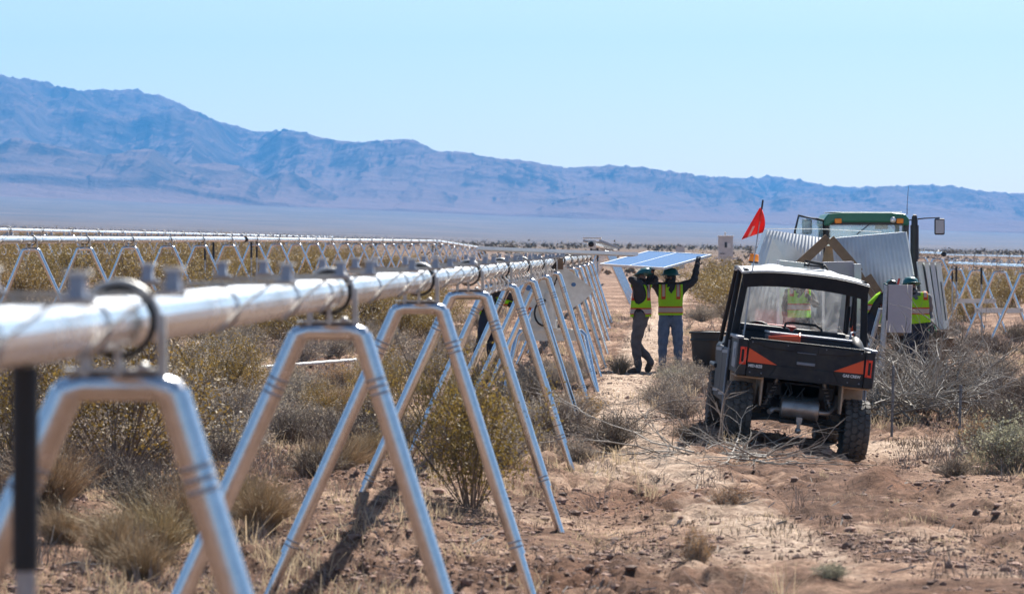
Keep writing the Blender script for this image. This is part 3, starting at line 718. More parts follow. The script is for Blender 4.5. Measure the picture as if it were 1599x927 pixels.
# ------------------------------------------------------------------ tracker rows
TR = .067
YAW = -math.atan(.0401)
HT = 1.915                                    # tube axis above the base of a frame
def arc(c, r, a0, a1, n, y=0): return [(c[0]+r*math.cos(a0+(a1-a0)*i/n), y, c[1]+r*math.sin(a0+(a1-a0)*i/n)) for i in range(n+1)]
def make_frame(sl, sr_, detail=True, brace=None):
    root = thing('a_frame', 'x', 'A-frame')
    bz = HT-.165; hw = .118; n = 14 if detail else 8
    def leg(sgn, sl):
        mb = MB(); top = Vector((sgn*(hw+.030), 0, bz-.045)); L = bz+.55
        d = Vector((sgn*sl, 0, -1)); p = lambda t: top+d*t
        mb.tube([p(t) for t in (-.03, .10, .5, 1., 1.44)], .0435, n)
        if detail:
            for t in (.16, .19, .22, 1.36, 1.39): mb.tube([p(t-.006), p(t), p(t+.006)], [.0435, .0462, .0435], n, 1, False)
        o = mb.build('leg', [GALV, GALVD], root)
        m2 = MB(); m2.tube([p(1.425), p(L)], .033, n); m2.build('ground_screw', GALV, o)
    leg(-1, sl); leg(1, sr_)
    mb = MB(); c = []
    for sgn, s in ((-1, sl), (1, sr_)):
        e = Vector((sgn*(hw+.030), 0, bz-.045)); k = Vector((sgn*hw, 0, bz))
        q = [e+Vector((sgn*s*.06, 0, -.06)), e, Vector((sgn*(hw+.018), 0, bz-.012)), Vector((sgn*(hw-.03), 0, bz))]
        c.append(q)
    mb.tube(c[0]+c[1][::-1], .038, n); mb.build('cap', GALV, root)
    br = MB(); ring = [(.088*math.cos(a), 0, HT+.088*math.sin(a)) for a in np.linspace(0, 2*PI, 24 if detail else 12, endpoint=False)]
    br.tube(ring, .0095, 6, 0, closed=True)
    b0 = br.build('bearing', BLACKR, root)
    st = MB(); st.tube(arc((0, HT), .104, -.25, PI*.8, 14), .008, 5, 0, False); st.bar((.108, 0, HT+.02), (.112, 0, bz+.03), .022, .022, up=(0, 1, 0))
    st.box((-.085, 0, bz+.07), (.02, .05, .09)); st.box((.0, 0, bz+.06), (.016, .05, .07)); st.box((-.02, 0, bz+.042), (.24, .06, .008))
    if detail: st.ell((.065, -.02, bz+.05), (.018, .018, .014), 8, 5)
    st.build('bearing_bracket', BRKT, root)
    if brace:
        m3 = MB(); z = brace; xl = -(hw+.030+sl*(bz-z)); xr = hw+.030+sr_*(bz-z)
        m3.box(((xl+xr)/2, -.055, z), (xr-xl+.12, .022, .12)); m3.box(((xl+xr)/2, -.070, z+.058), (xr-xl+.12, .03, .006))
        o = m3.build('cross_brace', WHITEP, root)
        m4 = MB()
        for xx in (xl, xr): m4.ell((xx, -.08, z), (.018, .012, .018), 8, 5)
        m4.build('bolt', GALVD, o)
    return root
def make_mount(parent, detail):
    """cross rail on the tube with a hat clamp on either end"""
    mb = MB(); mb.tube([((TR+.004)*math.cos(a), 0, (TR+.004)*math.sin(a)) for a in np.linspace(0, 2*PI, 16, endpoint=False)], .0032, 4, 0, closed=True)
    mt = mb.build('module_mount', [GALVD], parent)
    m = MB(); m.box((0, 0, TR+.012), (.50, .018, .012)); m.box((-.01, .035, TR+.010), (.40, .008, .010))
    m.tube([(.17, 0, TR+.01), (.085, -.11, 0), (.03, -.24, -TR-.005)], .0042, 5); m.tube([(-.17, 0, TR+.01), (-.085, -.11, 0), (-.03, -.24, -TR-.005)], .0042, 5)
    m.build('rail', [STRAP], mt)
    for sx in (-1, 1):
        h = MB(); h.box((sx*.22, 0, TR+.044), (.034, .044, .050), taper=.85); h.box((sx*.22, 0, TR+.073), (.050, .050, .008), None, 1); h.box((sx*.22, 0, TR+.022), (.066, .055, .006))
        h.build('clamp', [STEELB, WHITEP], mt)
    return mt
ROWS = []
frames_of = {}
def tube_row(label, off, D0, D1, z0, z1, mounts, name='torque_tube', endcap=False):
    """octagonal torque tube along the row; z0,z1 heights of its axis"""
    a = Vector((row_x(off, D0), D0, z0)); b = Vector((row_x(off, D1), D1, z1)); d = b-a; Ln = d.length
    root = thing(name, label, 'torque tube', a)
    root.rotation_euler = (math.asin(d.z/Ln), 0, math.atan2(-d.x, d.y))
    mb = MB(); n = 16; prof = []
    for i in range(8):                                                   # rounded octagon
        for da in (-.30, .30): prof.append(((TR if True else 0)*math.cos(PI/8+i*PI/4+da*.75)*1.0, TR*math.sin(PI/8+i*PI/4+da*.75)))
    vs = [(x, 0, z) for x, z in prof]+[(x, Ln, z) for x, z in prof]
    mb.add(vs, [(i, (i+1) % n, (i+1) % n+n, i+n) for i in range(n)])
    mb.add([], [])
    mb.f.append(list(range(n-1, -1, -1))); mb.m.append(0); mb.sm.append(False); mb.f.append(list(range(n, 2*n))); mb.m.append(0); mb.sm.append(False)
    mb.build('tube', TUBE, root)
    if endcap:
        if off == OFF1:
            e = MB(); e.box((.02, .06, .0), (.22, .03, .22)); e.box((.02, .5, .17), (.5, .9, .03)); e.build('end_plate', WHITEP, root)
        c = MB(); c.lathe([(0, -.012), (TR*1.12, -.012), (TR*1.12, .03), (TR, .03)], 16, 0, Matrix.Rotation(-PI/2, 4, 'X')); c.build('end_cap', BLACKR, root)
    first = None
    for D in mounts:
        y = (D-D0)*Ln/(D1-D0)
        if first is None: first = make_mount(root, True); o = first
        else: o = copy_tree(first, root)
        o.location = (0, y, 0)
    return root
def tz(z0, z1, D0, D1, D): return z0+(z1-z0)*(D-D0)/(D1-D0)
def put_frames(proto, Ds, off, zf, group, lab, start=0, braces=None):
    for i, D in enumerate(Ds):
        src = proto
        if braces and i in braces: src = braces[i]
        o = src if not src.get('used') else copy_tree(src)
        src['used'] = 1
        o.location = (row_x(off, D), D, zf(D)-HT); o.rotation_euler = (0, 0, YAW)
        tag(o, lab(i+start), 'A-frame', group)
SP = 5.55
f_main = make_frame(.45, .315); f_far = make_frame(.42, .46, False); f_r = make_frame(.44, .39, False)
f_rb = make_frame(.44, .39, False, .80); f_rb2 = make_frame(.44, .39, False, .95); f_rb['used'] = 0
# near row, two sections
ZA = CAMZ-.185
Dn = [8.2+SP*i for i in range(14)]
z1f = lambda D: ZA
mn = []
for D in [2.65]+Dn: mn += [D+1.9, D+3.7, D+5.0]
tube_row('thick bright torque tube running from the left edge into the distance, nearest row', OFF1, -6, 82, ZA, ZA, [m for m in mn if m < 47] + [m for m in mn if 52.5 < m < 81])
put_frames(f_main, Dn, OFF1, z1f, 'A-frames of the near row', lambda i: f'galvanised A-frame carrying the near thick tube, {ORD[i]} from the camera')
Z20, Z21 = CAMZ+.15, CAMZ-.02
Dn2 = [111+SP*i for i in range(7)]
z2f = lambda D: tz(Z20, Z21, 86.7, 175, D)
tube_row('far section of the near row tube, its black-capped end showing above the carried module', OFF1, 86.7, 175, Z20, Z21, [88+1.85*i for i in range(46)], endcap=True)
put_frames(f_far, Dn2, OFF1, z2f, 'A-frames of the far near-row section', lambda i: f'galvanised A-frame of the section beyond the drive, {ORD[i]} beyond the tube end cap')
# second and third row on the left
OFF2, OFF3 = -10.96, -20.2
zr2 = lambda D: CAMZ+np.interp(D, [50, 57.6, 97, 172], [.15, .165, .32, .46])
D2 = [57.6+SP*i for i in range(21)]
tube_row('white tube of the second row, left part crossing behind the near tube', OFF2, 50, 88.3, float(zr2(50)), float(zr2(88)), [51+1.85*i for i in range(20)])
tube_row('white tube of the second row, right part beginning at a black end cap', OFF2, 88.9, 171, float(zr2(88.9)), float(zr2(171)), [90+1.85*i for i in range(43)], endcap=True)
put_frames(f_far, D2, OFF2, zr2, 'A-frames of the second row', lambda i: f'galvanised A-frame under the second-row tube, {ORD[i]} from the left')
zr2b = lambda D: tz(CAMZ+.46, CAMZ+.1, 173, 225, D)
tube_row('white tube dropping towards the right at the far end of the second row', OFF2, 173, 225, CAMZ+.46, CAMZ+.1, [])
put_frames(f_far, [175+SP*i for i in range(9)], OFF2, zr2b, 'A-frames under the dropping tube', lambda i: f'far A-frame under the dropping second-row tube, {ORD[i]} from the left')
zr3 = lambda D: CAMZ+np.interp(D, [90, 102, 174, 260], [.60, .64, .78, .86])
D3 = [102.3+SP*i for i in range(20)]
tube_row('thin white tube of the third row, topmost of the tubes on the left', OFF3, 92, 210, float(zr3(92)), float(zr3(210)), [93+1.85*i for i in range(62)])
put_frames(f_far, D3, OFF3, zr3, 'A-frames of the third row', lambda i: f'far A-frame under the third-row tube, {ORD[i]} from the left')
# rows on the right
OFR = 9.0
ZR = CAMZ-.40
DR = [74.65+SP*i for i in range(4)]
tube_row('white tube of the right-hand row, running behind the pallet of modules', OFR, 66, 93, ZR, ZR, [67+1.85*i for i in range(14)])
put_frames(f_r, DR, OFR, lambda D: ZR, 'A-frames of the right-hand row', lambda i: f'galvanised A-frame right of the module pallet, {ORD[i]} from the right edge', braces={1: f_rb, 2: f_rb2})
tube_row('tube of the right-hand row farther back, black end cap beside the tractor exhaust', OFR, 95, 160, CAMZ-.13, CAMZ+.05, [96+1.85*i for i in range(30)], endcap=True)
put_frames(f_far, [97+SP*i for i in range(8)], OFR, lambda D: tz(CAMZ-.13, CAMZ+.05, 95, 160, D), 'A-frames behind the tractor', lambda i: f'A-frame of the right-hand row behind the tractor, {ORD[i]} from the end cap')
OFR2 = 18.6
tube_row('thin white tube of the farthest right-hand row near the right edge', OFR2, 120, 260, CAMZ-.36, CAMZ-.3, [121+1.85*i for i in range(60)])
put_frames(f_far, [122+SP*i for i in range(14)], OFR2, lambda D: CAMZ-.36, 'A-frames of the farthest right-hand row', lambda i: f'far A-frame of the farthest right-hand row, {ORD[i]} from the right edge')

# damper struts
def make_damper():
    r = thing('damper_strut', 'x', 'damper'); mb = MB(); mb.tube([(0, 0, 1.42), (0, 0, 1.86)], .029, 12); mb.build('sleeve', BLACKR, r)
    mb = MB(); mb.tube([(0, 0, -.3), (0, 0, 1.43)], .023, 12); mb.build('rod', GALVD, r); return r
dm = make_damper()
for i, (off, D, z, lb) in enumerate([(OFF1, 6.95, ZA, 'black-sleeved damper strut close to the camera at the left edge'),
        (OFF2, 80.6, zr2(80), 'black-sleeved strut on the second row, first from the left'), (OFF2, 82.2, zr2(82), 'black-sleeved strut on the second row, second from the left'),
        (OFF2, 90.2, zr2(90), 'black-sleeved strut just right of the black end cap in the second row'), (OFF2, 91.5, zr2(91), 'fourth black-sleeved strut from the left in the second row'),
        (OFF2, 171.5, zr2(171), 'black strut at the far corner of the second row'),
        (OFF1, 86.9, Z20, 'black strut below the end cap above the carried module, left one'), (OFF1, 100, Z20, 'black strut hanging beside the carried module'),
        (OFR, 84.5, ZR, 'black-sleeved strut on the third right-hand frame'), (OFR, 92.4, ZR, 'black-sleeved strut at the tube end beside the module pallet'), (OFR, 91.2, ZR, 'second black-sleeved strut beside the module pallet')]):
    o = dm if i == 0 else copy_tree(dm)
    o.location = (row_x(off, D), D, float(z)-1.93); tag(o, lb, 'damper', 'black damper struts on the tubes')
# white cable hangers under the near tube
root = thing('cable_hanger_line', 'line of white cable hooks hanging under the near tube before the drive', 'cable hangers', (row_x(OFF1, 25), 25, ZA))
wr = MB(); wr.tube([(.06, 0, -.135), (.06+.0401*20, 20, -.135)], .004, 5); wr.build('messenger_wire', BLACKR, root)
hk = None
for i in range(30):
    D = .7*i+random.uniform(-.1, .1)
    if hk is None:
        m = MB(); m.tube([(.0, 0, .07), (.012, 0, .045), (.03, .02, .03), (.03, .03, -.03), (.0, .02, -.055), (-.035, 0, -.04), (-.04, 0, -.01)], .0085, 6); hk = m.build('hook', WHITEP, root); o = hk
    else: o = hk.copy(); COL.objects.link(o); o.parent = root
    o.location = (.06+.0401*D, D, -.13); o.rotation_euler.z = random.uniform(-.5, .5)
root = thing('cable_hanger_line', 'row of white zigzag cable hooks under the left end of the second-row tube', 'cable hangers', (row_x(OFF2, 52), 52, float(zr2(55))))
for i in range(24):
    o = hk.copy(); COL.objects.link(o); o.parent = root; o.location = (.0401*i*1.05, i*1.05, -.19); o.rotation_euler.z = random.uniform(-.6, .6)

# slew drive of the near row
D = 47.6; bx = row_x(OFF1, D)
root = thing('slew_drive', 'dirty white fan-shaped drive plate with short-legged stand under the near row', 'tracker drive', (bx, D, ZA))
def fan(r, a, n=16): return [(-.09, .02), (.09, .02)]+[(r*math.sin(t), -r*math.cos(t)) for t in np.linspace(a, -a, n)]
mb = MB(); mb.prism(fan(.74, R(57)), .03, Matrix.Translation((.02, -.10, 0))); mb.prism(fan(.70, R(55)), .03, Matrix.Translation((.02, .06, 0)))
sp_ = mb.build('sector_plate', DRIVEW, root)
m = MB()
for x, z, a in ((-.33, -.38, .045), (.34, -.33, .035), (-.1, -.62, .03)): m.ell((x, -.104, z), (a, .008, a*.9), 10, 6)
m.build('paint_mark', BLUEM, sp_)
m = MB(); m.tube([(.0, -.13, -.45), (.0, -.13, -.98)], .085, 14); m.box((.0, -.1, -.72), (.16, .2, .26)); m.tube([(-.17, -.05, -.80), (-.17, .12, -.80)], .13, 16, 0); m.build('gear_motor', DRIVEW, root)
m = MB(); m.tube([(-.09+.15*math.cos(a), -.16, -.75+.19*math.sin(a)) for a in np.linspace(0, 2*PI, 20, endpoint=False)], .016, 6, closed=True); m.tube([(.05, -.16, -.02), (.0, -.17, -.2), (.03, -.18, -.36), (.09, -.17, -.24), (.08, -.16, -.02)], .014, 6); m.tube([(.02, -.16, -.02), (-.03, -.17, -.22), (.02, -.18, -.4), (.07, -.17, -.3)], .012, 6)
m.build('cable', BLACKR, root)
m = MB(); m.box((.0, 0, -1.08), (.95, .14, .17)); m.box((.0, -.09, -1.0), (.6, .05, .04)); m.box((-.15, 0, -.92), (.5, .2, .12)); m.build('stand_beam', DRIVEW, root)
for sx in (-1, 1):
    for yy in (-.3, .3):
        m = MB(); m.tube([(sx*.44, yy*.5, -1.02), (sx*.50, yy*.6, -1.08), (sx*.72, yy, -2.1)], [.045, .043, .040], 12); m.build('leg', GALV, root)
m = MB(); m.box((.10, 0, -.02), (.17, .22, .17)); m.build('bearing_block', WOOD, root)

# installed module lying on the near row
def make_module(name, label, A, B, Dd, thick=.04, group=None, split=True):
    """A,B near corners, Dd far corner behind A"""
    A, B, Dd = Vector(A), Vector(B), Vector(Dd); u = (B-A); v = (Dd-A); w = u.cross(v).normalized(); lu, lv = u.length, v.length
    root = thing(name, label, 'solar module', A); M = Matrix((u.normalized(), w.cross(u).normalized(), w)).transposed(); root.rotation_euler = M.to_euler()
    f = MB(); t = .022
    f.box((lu/2, t/2, 0), (lu, t, thick)); f.box((lu/2, lv-t/2, 0), (lu, t, thick)); f.box((t/2, lv/2, 0), (t, lv-2*t-.002, thick)); f.box((lu-t/2, lv/2, 0), (t, lv-2*t-.002, thick))
    f.build('frame', GLASSF, root)
    g = MB(); g.box((lu/2, lv/2, thick/2-.010), (lu-2*t+.004, lv-2*t+.004, .006)); gg = g.build('glass', CELL, root)
    if split: s = MB(); s.box((lu*.45, lv/2, thick/2-.0055), (.014, lv-2*t, .003)); s.build('centre_strip', GLASSF, gg)
    j = MB(); j.box((lu/2, lv*.15, -.012), (.14, .1, .02)); j.build('junction_box', BLACKR, root)
    return root
A = Vector((-.525, 50, 2.13)); B = Vector((1.975, 50.1, 2.035))
make_module('solar_module', 'module seen edge-on lying across the near row tube above the drive', A, B, A+Vector((-.05, 1.22, -.02)), .05)
A, B = Vector((1.53, 56.04, 1.84)), Vector((2.64, 55.5, 1.775))
make_module('solar_module', 'blue module held overhead by the two workers', A, B, A+Vector((.94, 1.9, .225)), .04)

# white pipe on the ground
(xa, ya), (xb, yb) = on_ground(385, 585), on_ground(556, 577)
mb = MB(); mb.tube([(xa, ya, g1(xa, ya)+.10), (xb, yb, g1(xb, yb)+.16)], .030, 12)
tag(mb.build('plastic_pipe', WHITEP), 'white plastic pipe lying on the ground behind the second A-frame', 'pipe')

# ------------------------------------------------------------------ people
def skinned(verts, edges, rad, root_i, sub=2):
    me = bpy.data.meshes.new('body'); me.from_pydata(verts, edges, []); o = bpy.data.objects.new('tmp_body', me); COL.objects.link(o)
    o.modifiers.new('skin', 'SKIN'); 
    if not me.skin_vertices: 
        bm = bmesh.new(); bm.from_mesh(me); bm.verts.layers.skin.verify(); bm.to_mesh(me); bm.free()
    for i, r in enumerate(rad):
        sv = me.skin_vertices[0].data[i]; sv.radius = r if isinstance(r, tuple) else (r, r); sv.use_root = (i == root_i)
    ss = o.modifiers.new('sub', 'SUBSURF'); ss.levels = sub; ss.render_levels = sub
    dg = bpy.context.evaluated_depsgraph_get(); dg.update()
    out = bpy.data.meshes.new_from_object(o.evaluated_get(dg)); bpy.data.objects.remove(o); return out
def person(label, loc, J, face, top=HOODIE, legs=JEANS, boots=BOOTD, gloves=GLOVE, hat=True, yaw=0., gaiter=True, vestoff=.038):
    """J joints: pelvis spine chest neck head crown, L/R sh el wr hip kn an to ; face = unit vector of the gaze"""
    root = thing('person', label, 'person', loc, (0, 0, yaw), 'workers in high-visibility vests')
    names = ['pelvis', 'spine', 'chest', 'neck', 'head', 'crown']+[s+k for s in 'LR' for k in ('sh', 'el', 'wr', 'ha', 'hip', 'kn', 'an', 'to')]
    J = {k: Vector(v) for k, v in J.items()}
    for s in 'LR':
        if s+'ha' not in J: J[s+'ha'] = J[s+'wr']+(J[s+'wr']-J[s+'el']).normalized()*.09
    ix = {k: i for i, k in enumerate(names)}
    rad = dict(pelvis=(.155, .135), spine=(.152, .13), chest=(.172, .14), neck=.062, head=(.088, .098), crown=(.070, .08), sh=.075, el=.05, wr=.035, ha=.030, hip=.112, kn=.074, an=.045, to=.04)
    E = [('pelvis', 'spine'), ('spine', 'chest'), ('chest', 'neck'), ('neck', 'head'), ('head', 'crown')]
    for s in 'LR': E += [('chest', s+'sh'), (s+'sh', s+'el'), (s+'el', s+'wr'), (s+'wr', s+'ha'), ('pelvis', s+'hip'), (s+'hip', s+'kn'), (s+'kn', s+'an'), (s+'an', s+'to')]
    me = skinned([J[k] for k in names], [(ix[a], ix[b]) for a, b in E], [rad.get(k) or rad[k[1:]] for k in names], 0)
    me.materials.clear(); me.materials.append(SKIN)
    for p in me.polygons: p.use_smooth = True
    me.name = 'body'; link('body', me, root)
    co = np.array([v.co[:] for v in me.vertices]); no = np.array([v.normal[:] for v in me.vertices])
    pc = np.array([p.center[:] for p in me.polygons])
    dist = []
    for a, b in E:
        A, B = np.array(J[a]), np.array(J[b]); d = B-A; t = np.clip(((pc-A) @ d)/(d @ d), 0, 1)
        dist.append(np.linalg.norm(pc-A-t[:, None]*d, axis=1)/((rad.get(a) or rad[a[1:]]) if not isinstance(rad.get(a) or rad[a[1:]], tuple) else .13))
    near = np.argmin(dist, 0)
    def shell(name, bones, off, m, flare=None, parent=None, cut=None):
        ids = {i for i, (a, b) in enumerate(E) if (a, b) in bones or (a.lstrip('LR') if a[0] in 'LR' else a, b.lstrip('LR') if b[0] in 'LR' else b) in bones}
        fs = [p for p in me.polygons if near[p.index] in ids and (cut is None or cut(pc[p.index]))]
        used = sorted({v for p in fs for v in p.vertices}); mp = {v: i for i, v in enumerate(used)}
        vs = co[used]+no[used]*(off if flare is None else (off+flare(co[used]))[:, None])
        mm = bpy.data.meshes.new(name); mm.from_pydata(vs.tolist(), [], [[mp[v] for v in p.vertices] for p in fs]); mm.materials.append(m)
        for p in mm.polygons: p.use_smooth = True
        o = link(name, mm, root); sd = o.modifiers.new('thick', 'SOLIDIFY'); sd.thickness = .006; sd.offset = 1; return o
    hipz = J['pelvis'].z
    shell('trousers', {('pelvis', 'hip'), ('hip', 'kn'), ('kn', 'an')}, .014, legs, lambda c: .012*np.sin(c[:, 2]*38)*.5)
    shell('shirt', {('pelvis', 'spine'), ('spine', 'chest'), ('chest', 'neck'), ('chest', 'sh'), ('sh', 'el'), ('el', 'wr')}, .014, top, lambda c: .006*np.sin(c[:, 2]*45+c[:, 0]*20))
    vo = shell('safety_vest', {('pelvis', 'spine'), ('spine', 'chest'), ('chest', 'sh'), ('pelvis', 'hip'), ('sh', 'el')}, vestoff, VEST, lambda c: .02*np.clip((1.25-c[:, 2])/.3, 0, 1))
    bm = bmesh.new(); bm.from_mesh(vo.data)
    def slice_(co_, no_): bmesh.ops.bisect_plane(bm, geom=bm.verts[:]+bm.edges[:]+bm.faces[:], plane_co=co_, plane_no=no_, clear_outer=True)
    spn = (J['chest']-J['pelvis']).normalized()
    slice_(J['pelvis']+spn*.02, -spn)
    slice_(J['neck']-(J['neck']-J['chest'])*.10, J['neck']-J['chest'])
    for s in 'LR':
        n_ = J[s+'sh']-J['chest']; n_ = (n_-spn*n_.dot(spn)).normalized(); k_ = max((J[s+'sh']-J['chest']).dot(n_)+.0, .20); slice_(J['chest']+n_*k_, n_)
    f_ = Vector((face[0], face[1], 0)).normalized(); sv_ = Vector((f_.y, -f_.x, 0)); z0 = J['chest'].z-.05
    kill = [f for f in bm.faces if (f.calc_center_median()-J['chest']).dot(f_) > .03 and abs((f.calc_center_median()-J['chest']).dot(sv_)) < .42*(f.calc_center_median().z-z0)]
    bmesh.ops.delete(bm, geom=kill, context='FACES')
    bm.to_mesh(vo.data); bm.free()
    bt = shell('boots', {('an', 'to')}, .016, boots); bmx = bmesh.new(); bmx.from_mesh(bt.data); keep = set(v.index for v in bmx.verts if (v.co-J['Lto']).length < (v.co-J['Rto']).length)
    for nm_, inv in (('boot', False), ('boot', True)):
        b2 = bmx.copy(); b2.verts.ensure_lookup_table(); bmesh.ops.delete(b2, geom=[v for v in b2.verts if (v.index in keep) == inv], context='VERTS'); m2_ = bpy.data.meshes.new('boot'); b2.to_mesh(m2_); b2.free(); m2_.materials.append(boots)
        o2 = link('boot', m2_, root); sd_ = o2.modifiers.new('thick', 'SOLIDIFY'); sd_.thickness = .006; sd_.offset = 1
    bpy.data.objects.remove(bt); bmx.free()
    # hands: palm and five fingers each
    for s in 'LR':
        w, h = J[s+'wr'], J[s+'ha']; d = (h-w).normalized(); side = d.cross(Vector(face)); side = side.normalized() if side.length > .1 else d.orthogonal().normalized(); nrm = side.cross(d)
        m = MB(); c = w+d*.075; B = Matrix((side, nrm, d)).transposed(); m.ell(c, (.046, .022, .058), 10, 7, 0, B)
        for k, (o_, ln) in enumerate(((-.032, .062), (-.011, .074), (.011, .078), (.031, .068))):
            p0 = c+side*o_+d*.045; m.tube([p0, p0+d*ln*.5+nrm*.010, p0+d*ln*.8+nrm*.032, p0+d*ln*.8+nrm*.055], [.0105, .010, .009, .007], 7)
        p0 = c+side*(.04 if s == 'L' else -.04)-d*.02; q = side*(1 if s == 'L' else -1); m.tube([p0, p0+q*.03+d*.02, p0+q*.035+d*.05+nrm*.02], [.013, .012, .009], 7)
        m.build('glove', gloves, root)
    # head details
    fc = Vector(face).normalized(); hd = J['head']; upv = (J['crown']-J['head']).normalized(); sd = fc.cross(upv).normalized(); B = Matrix((sd, fc, upv)).transposed()
    m = MB(); m.ell(hd+fc*.108-upv*.0, (.016, .022, .026), 8, 6, 0, B)
    for q in (-1, 1): m.ell(hd+sd*q*.088, (.012, .022, .032), 8, 6, 0, B)
    m.build('nose_and_ears', SKIN, root)
    m = MB(); m.box(hd+fc*.097+upv*.03, (.135, .02, .034), B); m.bar(hd+fc*.09+upv*.032+sd*.07, hd-fc*.0+upv*.03+sd*.095, .008, .012); m.bar(hd+fc*.09+upv*.032-sd*.07, hd+upv*.03-sd*.095, .008, .012)
    m.build('sunglasses', BLACKR, root)
    if gaiter:
        m = MB(); m.ell(hd-upv*.045+fc*.018, (.092, .098, .062), 14, 9, 0, B); m.ell(J['neck']+upv*.0, (.085, .085, .075), 12, 8, 0, B); m.build('neck_gaiter', BEARD, root)
    if hat:
        hc = hd+upv*.055
        m = MB(); pr = [(.138, 0), (.136, .03), (.122, .075), (.092, .108), (.045, .126), (0, .131)]
        M4 = Matrix.Translation(hc) @ B.to_4x4(); m.lathe([(.0, .005)]+[(.10, .004)]+pr, 20, 0, M4)
        m.lathe([(.138, .0), (.178, -.006), (.176, .003), (.137, .014)], 20, 0, M4)
        m.bar(hc+upv*.125-fc*.09, hc+upv*.125+fc*.09, .028, .016, up=upv); m.build('hard_hat', GREENH, root)
    return root
def pose(**k):
    d = dict(pelvis=(0, 0, .95), spine=(0, .01, 1.14), chest=(0, 0, 1.36), neck=(0, 0, 1.52), head=(0, -.02, 1.64), crown=(0, 0, 1.72),
             Lsh=(.19, 0, 1.43), Lel=(.25, .02, 1.15), Lwr=(.24, -.08, .92), Rsh=(-.19, 0, 1.43), Rel=(-.25, .02, 1.15), Rwr=(-.24, -.08, .92),
             Lhip=(.10, 0, .90), Lkn=(.11, -.02, .50), Lan=(.11, .02, .09), Lto=(.12, -.15, .045), Rhip=(-.10, 0, .90), Rkn=(-.11, -.02, .50), Ran=(-.11, .02, .09), Rto=(-.12, -.15, .045))
    d.update(k); return d
def scale_pose(d, s): return {k: tuple(c*s for c in v) for k, v in d.items()}
def pz(x, y):                                   # underside of the carried module
    A_, B_, D_ = Vector((1.53, 56.04, 1.84)), Vector((2.64, 55.5, 1.775)), Vector((2.47, 57.94, 2.065)); n_ = (B_-A_).cross(D_-A_)
    return A_.z-((x-A_.x)*n_.x+(y-A_.y)*n_.y)/n_.z-.02
def wrist(x, y, sc, dx, dy, drop): return (dx, dy, (pz(x+dx*sc, y+dy*sc)-drop-g1(x, y))/sc)
wx, wy = X_at(1047, 56.6), 56.6
person('worker in blue jeans facing the camera, holding the blue module overhead', (wx, wy, g1(wx, wy)+.0),
       scale_pose(pose(Lel=(.40, .02, 1.54), Lwr=wrist(wx, wy, 1.05, .45, .12, .10), Lsh=(.20, 0, 1.44), Rsh=(-.20, 0, 1.44), Rel=(-.37, -.02, 1.54), Rwr=wrist(wx, wy, 1.05, -.33, -.14, .18), head=(0, -.03, 1.60), crown=(0, -.01, 1.66), neck=(0, 0, 1.50),
            Lkn=(.125, -.02, .5), Lan=(.13, .0, .09), Lto=(.16, -.14, .045), Rkn=(-.13, -.02, .5), Ran=(-.14, 0, .09), Rto=(-.19, -.13, .045)), 1.05), (0, -1, -.05))
wx, wy = X_at(1001, 55.6), 55.6
person('worker in charcoal trousers stepping left under the blue module', (wx, wy, g1(wx, wy)-.02),
       scale_pose(dict(pelvis=(0, 0, .93), spine=(-.0, 0, 1.12), chest=(-.01, 0, 1.34), neck=(-.01, 0, 1.48), head=(-.0, 0, 1.58), crown=(.03, 0, 1.64),
            Lsh=(-.04, -.18, 1.42), Lel=(-.18, -.24, 1.58), Lwr=wrist(wx, wy, 1.07, -.05, -.16, .17), Rsh=(.06, .17, 1.42), Rel=(.22, .2, 1.58), Rwr=wrist(wx, wy, 1.07, .24, .05, .17),
            Lhip=(-.02, -.09, .89), Lkn=(-.09, -.1, .49), Lan=(-.04, -.1, .09), Lto=(-.21, -.13, .045), Rhip=(.01, .09, .89), Rkn=(-.10, .1, .52), Ran=(.17, .1, .22), Rto=(.10, .1, .06)), 1.07), (-.6, .2, -.1), legs=GREYT, boots=BOOT)
wx, wy = X_at(765, 56.0), 56.0
person('worker in navy trousers standing behind the near row, head hidden by the tube', (wx, wy, g1(wx, wy)-.06),
       dict(pelvis=(-.06, 0, .93), spine=(0, 0, 1.12), chest=(.09, 0, 1.32), neck=(.16, 0, 1.46), head=(.22, 0, 1.57), crown=(.24, 0, 1.64),
            Lsh=(.1, .18, 1.4), Lel=(.3, .22, 1.2), Lwr=(.5, .15, 1.12), Rsh=(.1, -.18, 1.4), Rel=(.40, -.2, 1.30), Rwr=(.62, -.14, 1.16),
            Lhip=(-.05, .1, .89), Lkn=(.02, .1, .49), Lan=(.02, .1, .09), Lto=(.18, .12, .045), Rhip=(-.07, -.1, .89), Rkn=(-.15, -.1, .5), Ran=(-.30, -.1, .09), Rto=(-.14, -.12, .045)), (1, -.1, -.4), legs=NAVYT, boots=BOOT, gloves=GLOVEO, gaiter=False)
wx, wy = X_at(1247, 56.5), 56.5
person('worker seen through the windshield of the utility vehicle', (wx, wy, g1(wx, wy)), scale_pose(pose(Lel=(.3, -.25, 1.2), Lwr=(.2, -.42, 1.3), head=(0, .02, 1.64)), .95), (0, 1, -.3), legs=NAVYT, top=HOODIE)
wx, wy = X_at(1432, 54.5), 54.5
person('worker with teal hard hat between the grey board and the module pallet', (wx, wy, g1(wx, wy)), scale_pose(pose(Lel=(.24, .15, 1.15), Rel=(-.3, -.2, 1.18), Rwr=(-.42, -.36, 1.2), chest=(-.04, 0, 1.36), neck=(-.08, -.01, 1.51), head=(-.11, -.02, 1.62), crown=(-.12, 0, 1.70)), .93), (-.8, .5, -.2), legs=NAVYT, top=GREYH)
wx, wy = X_at(1366, 57.0), 57.0
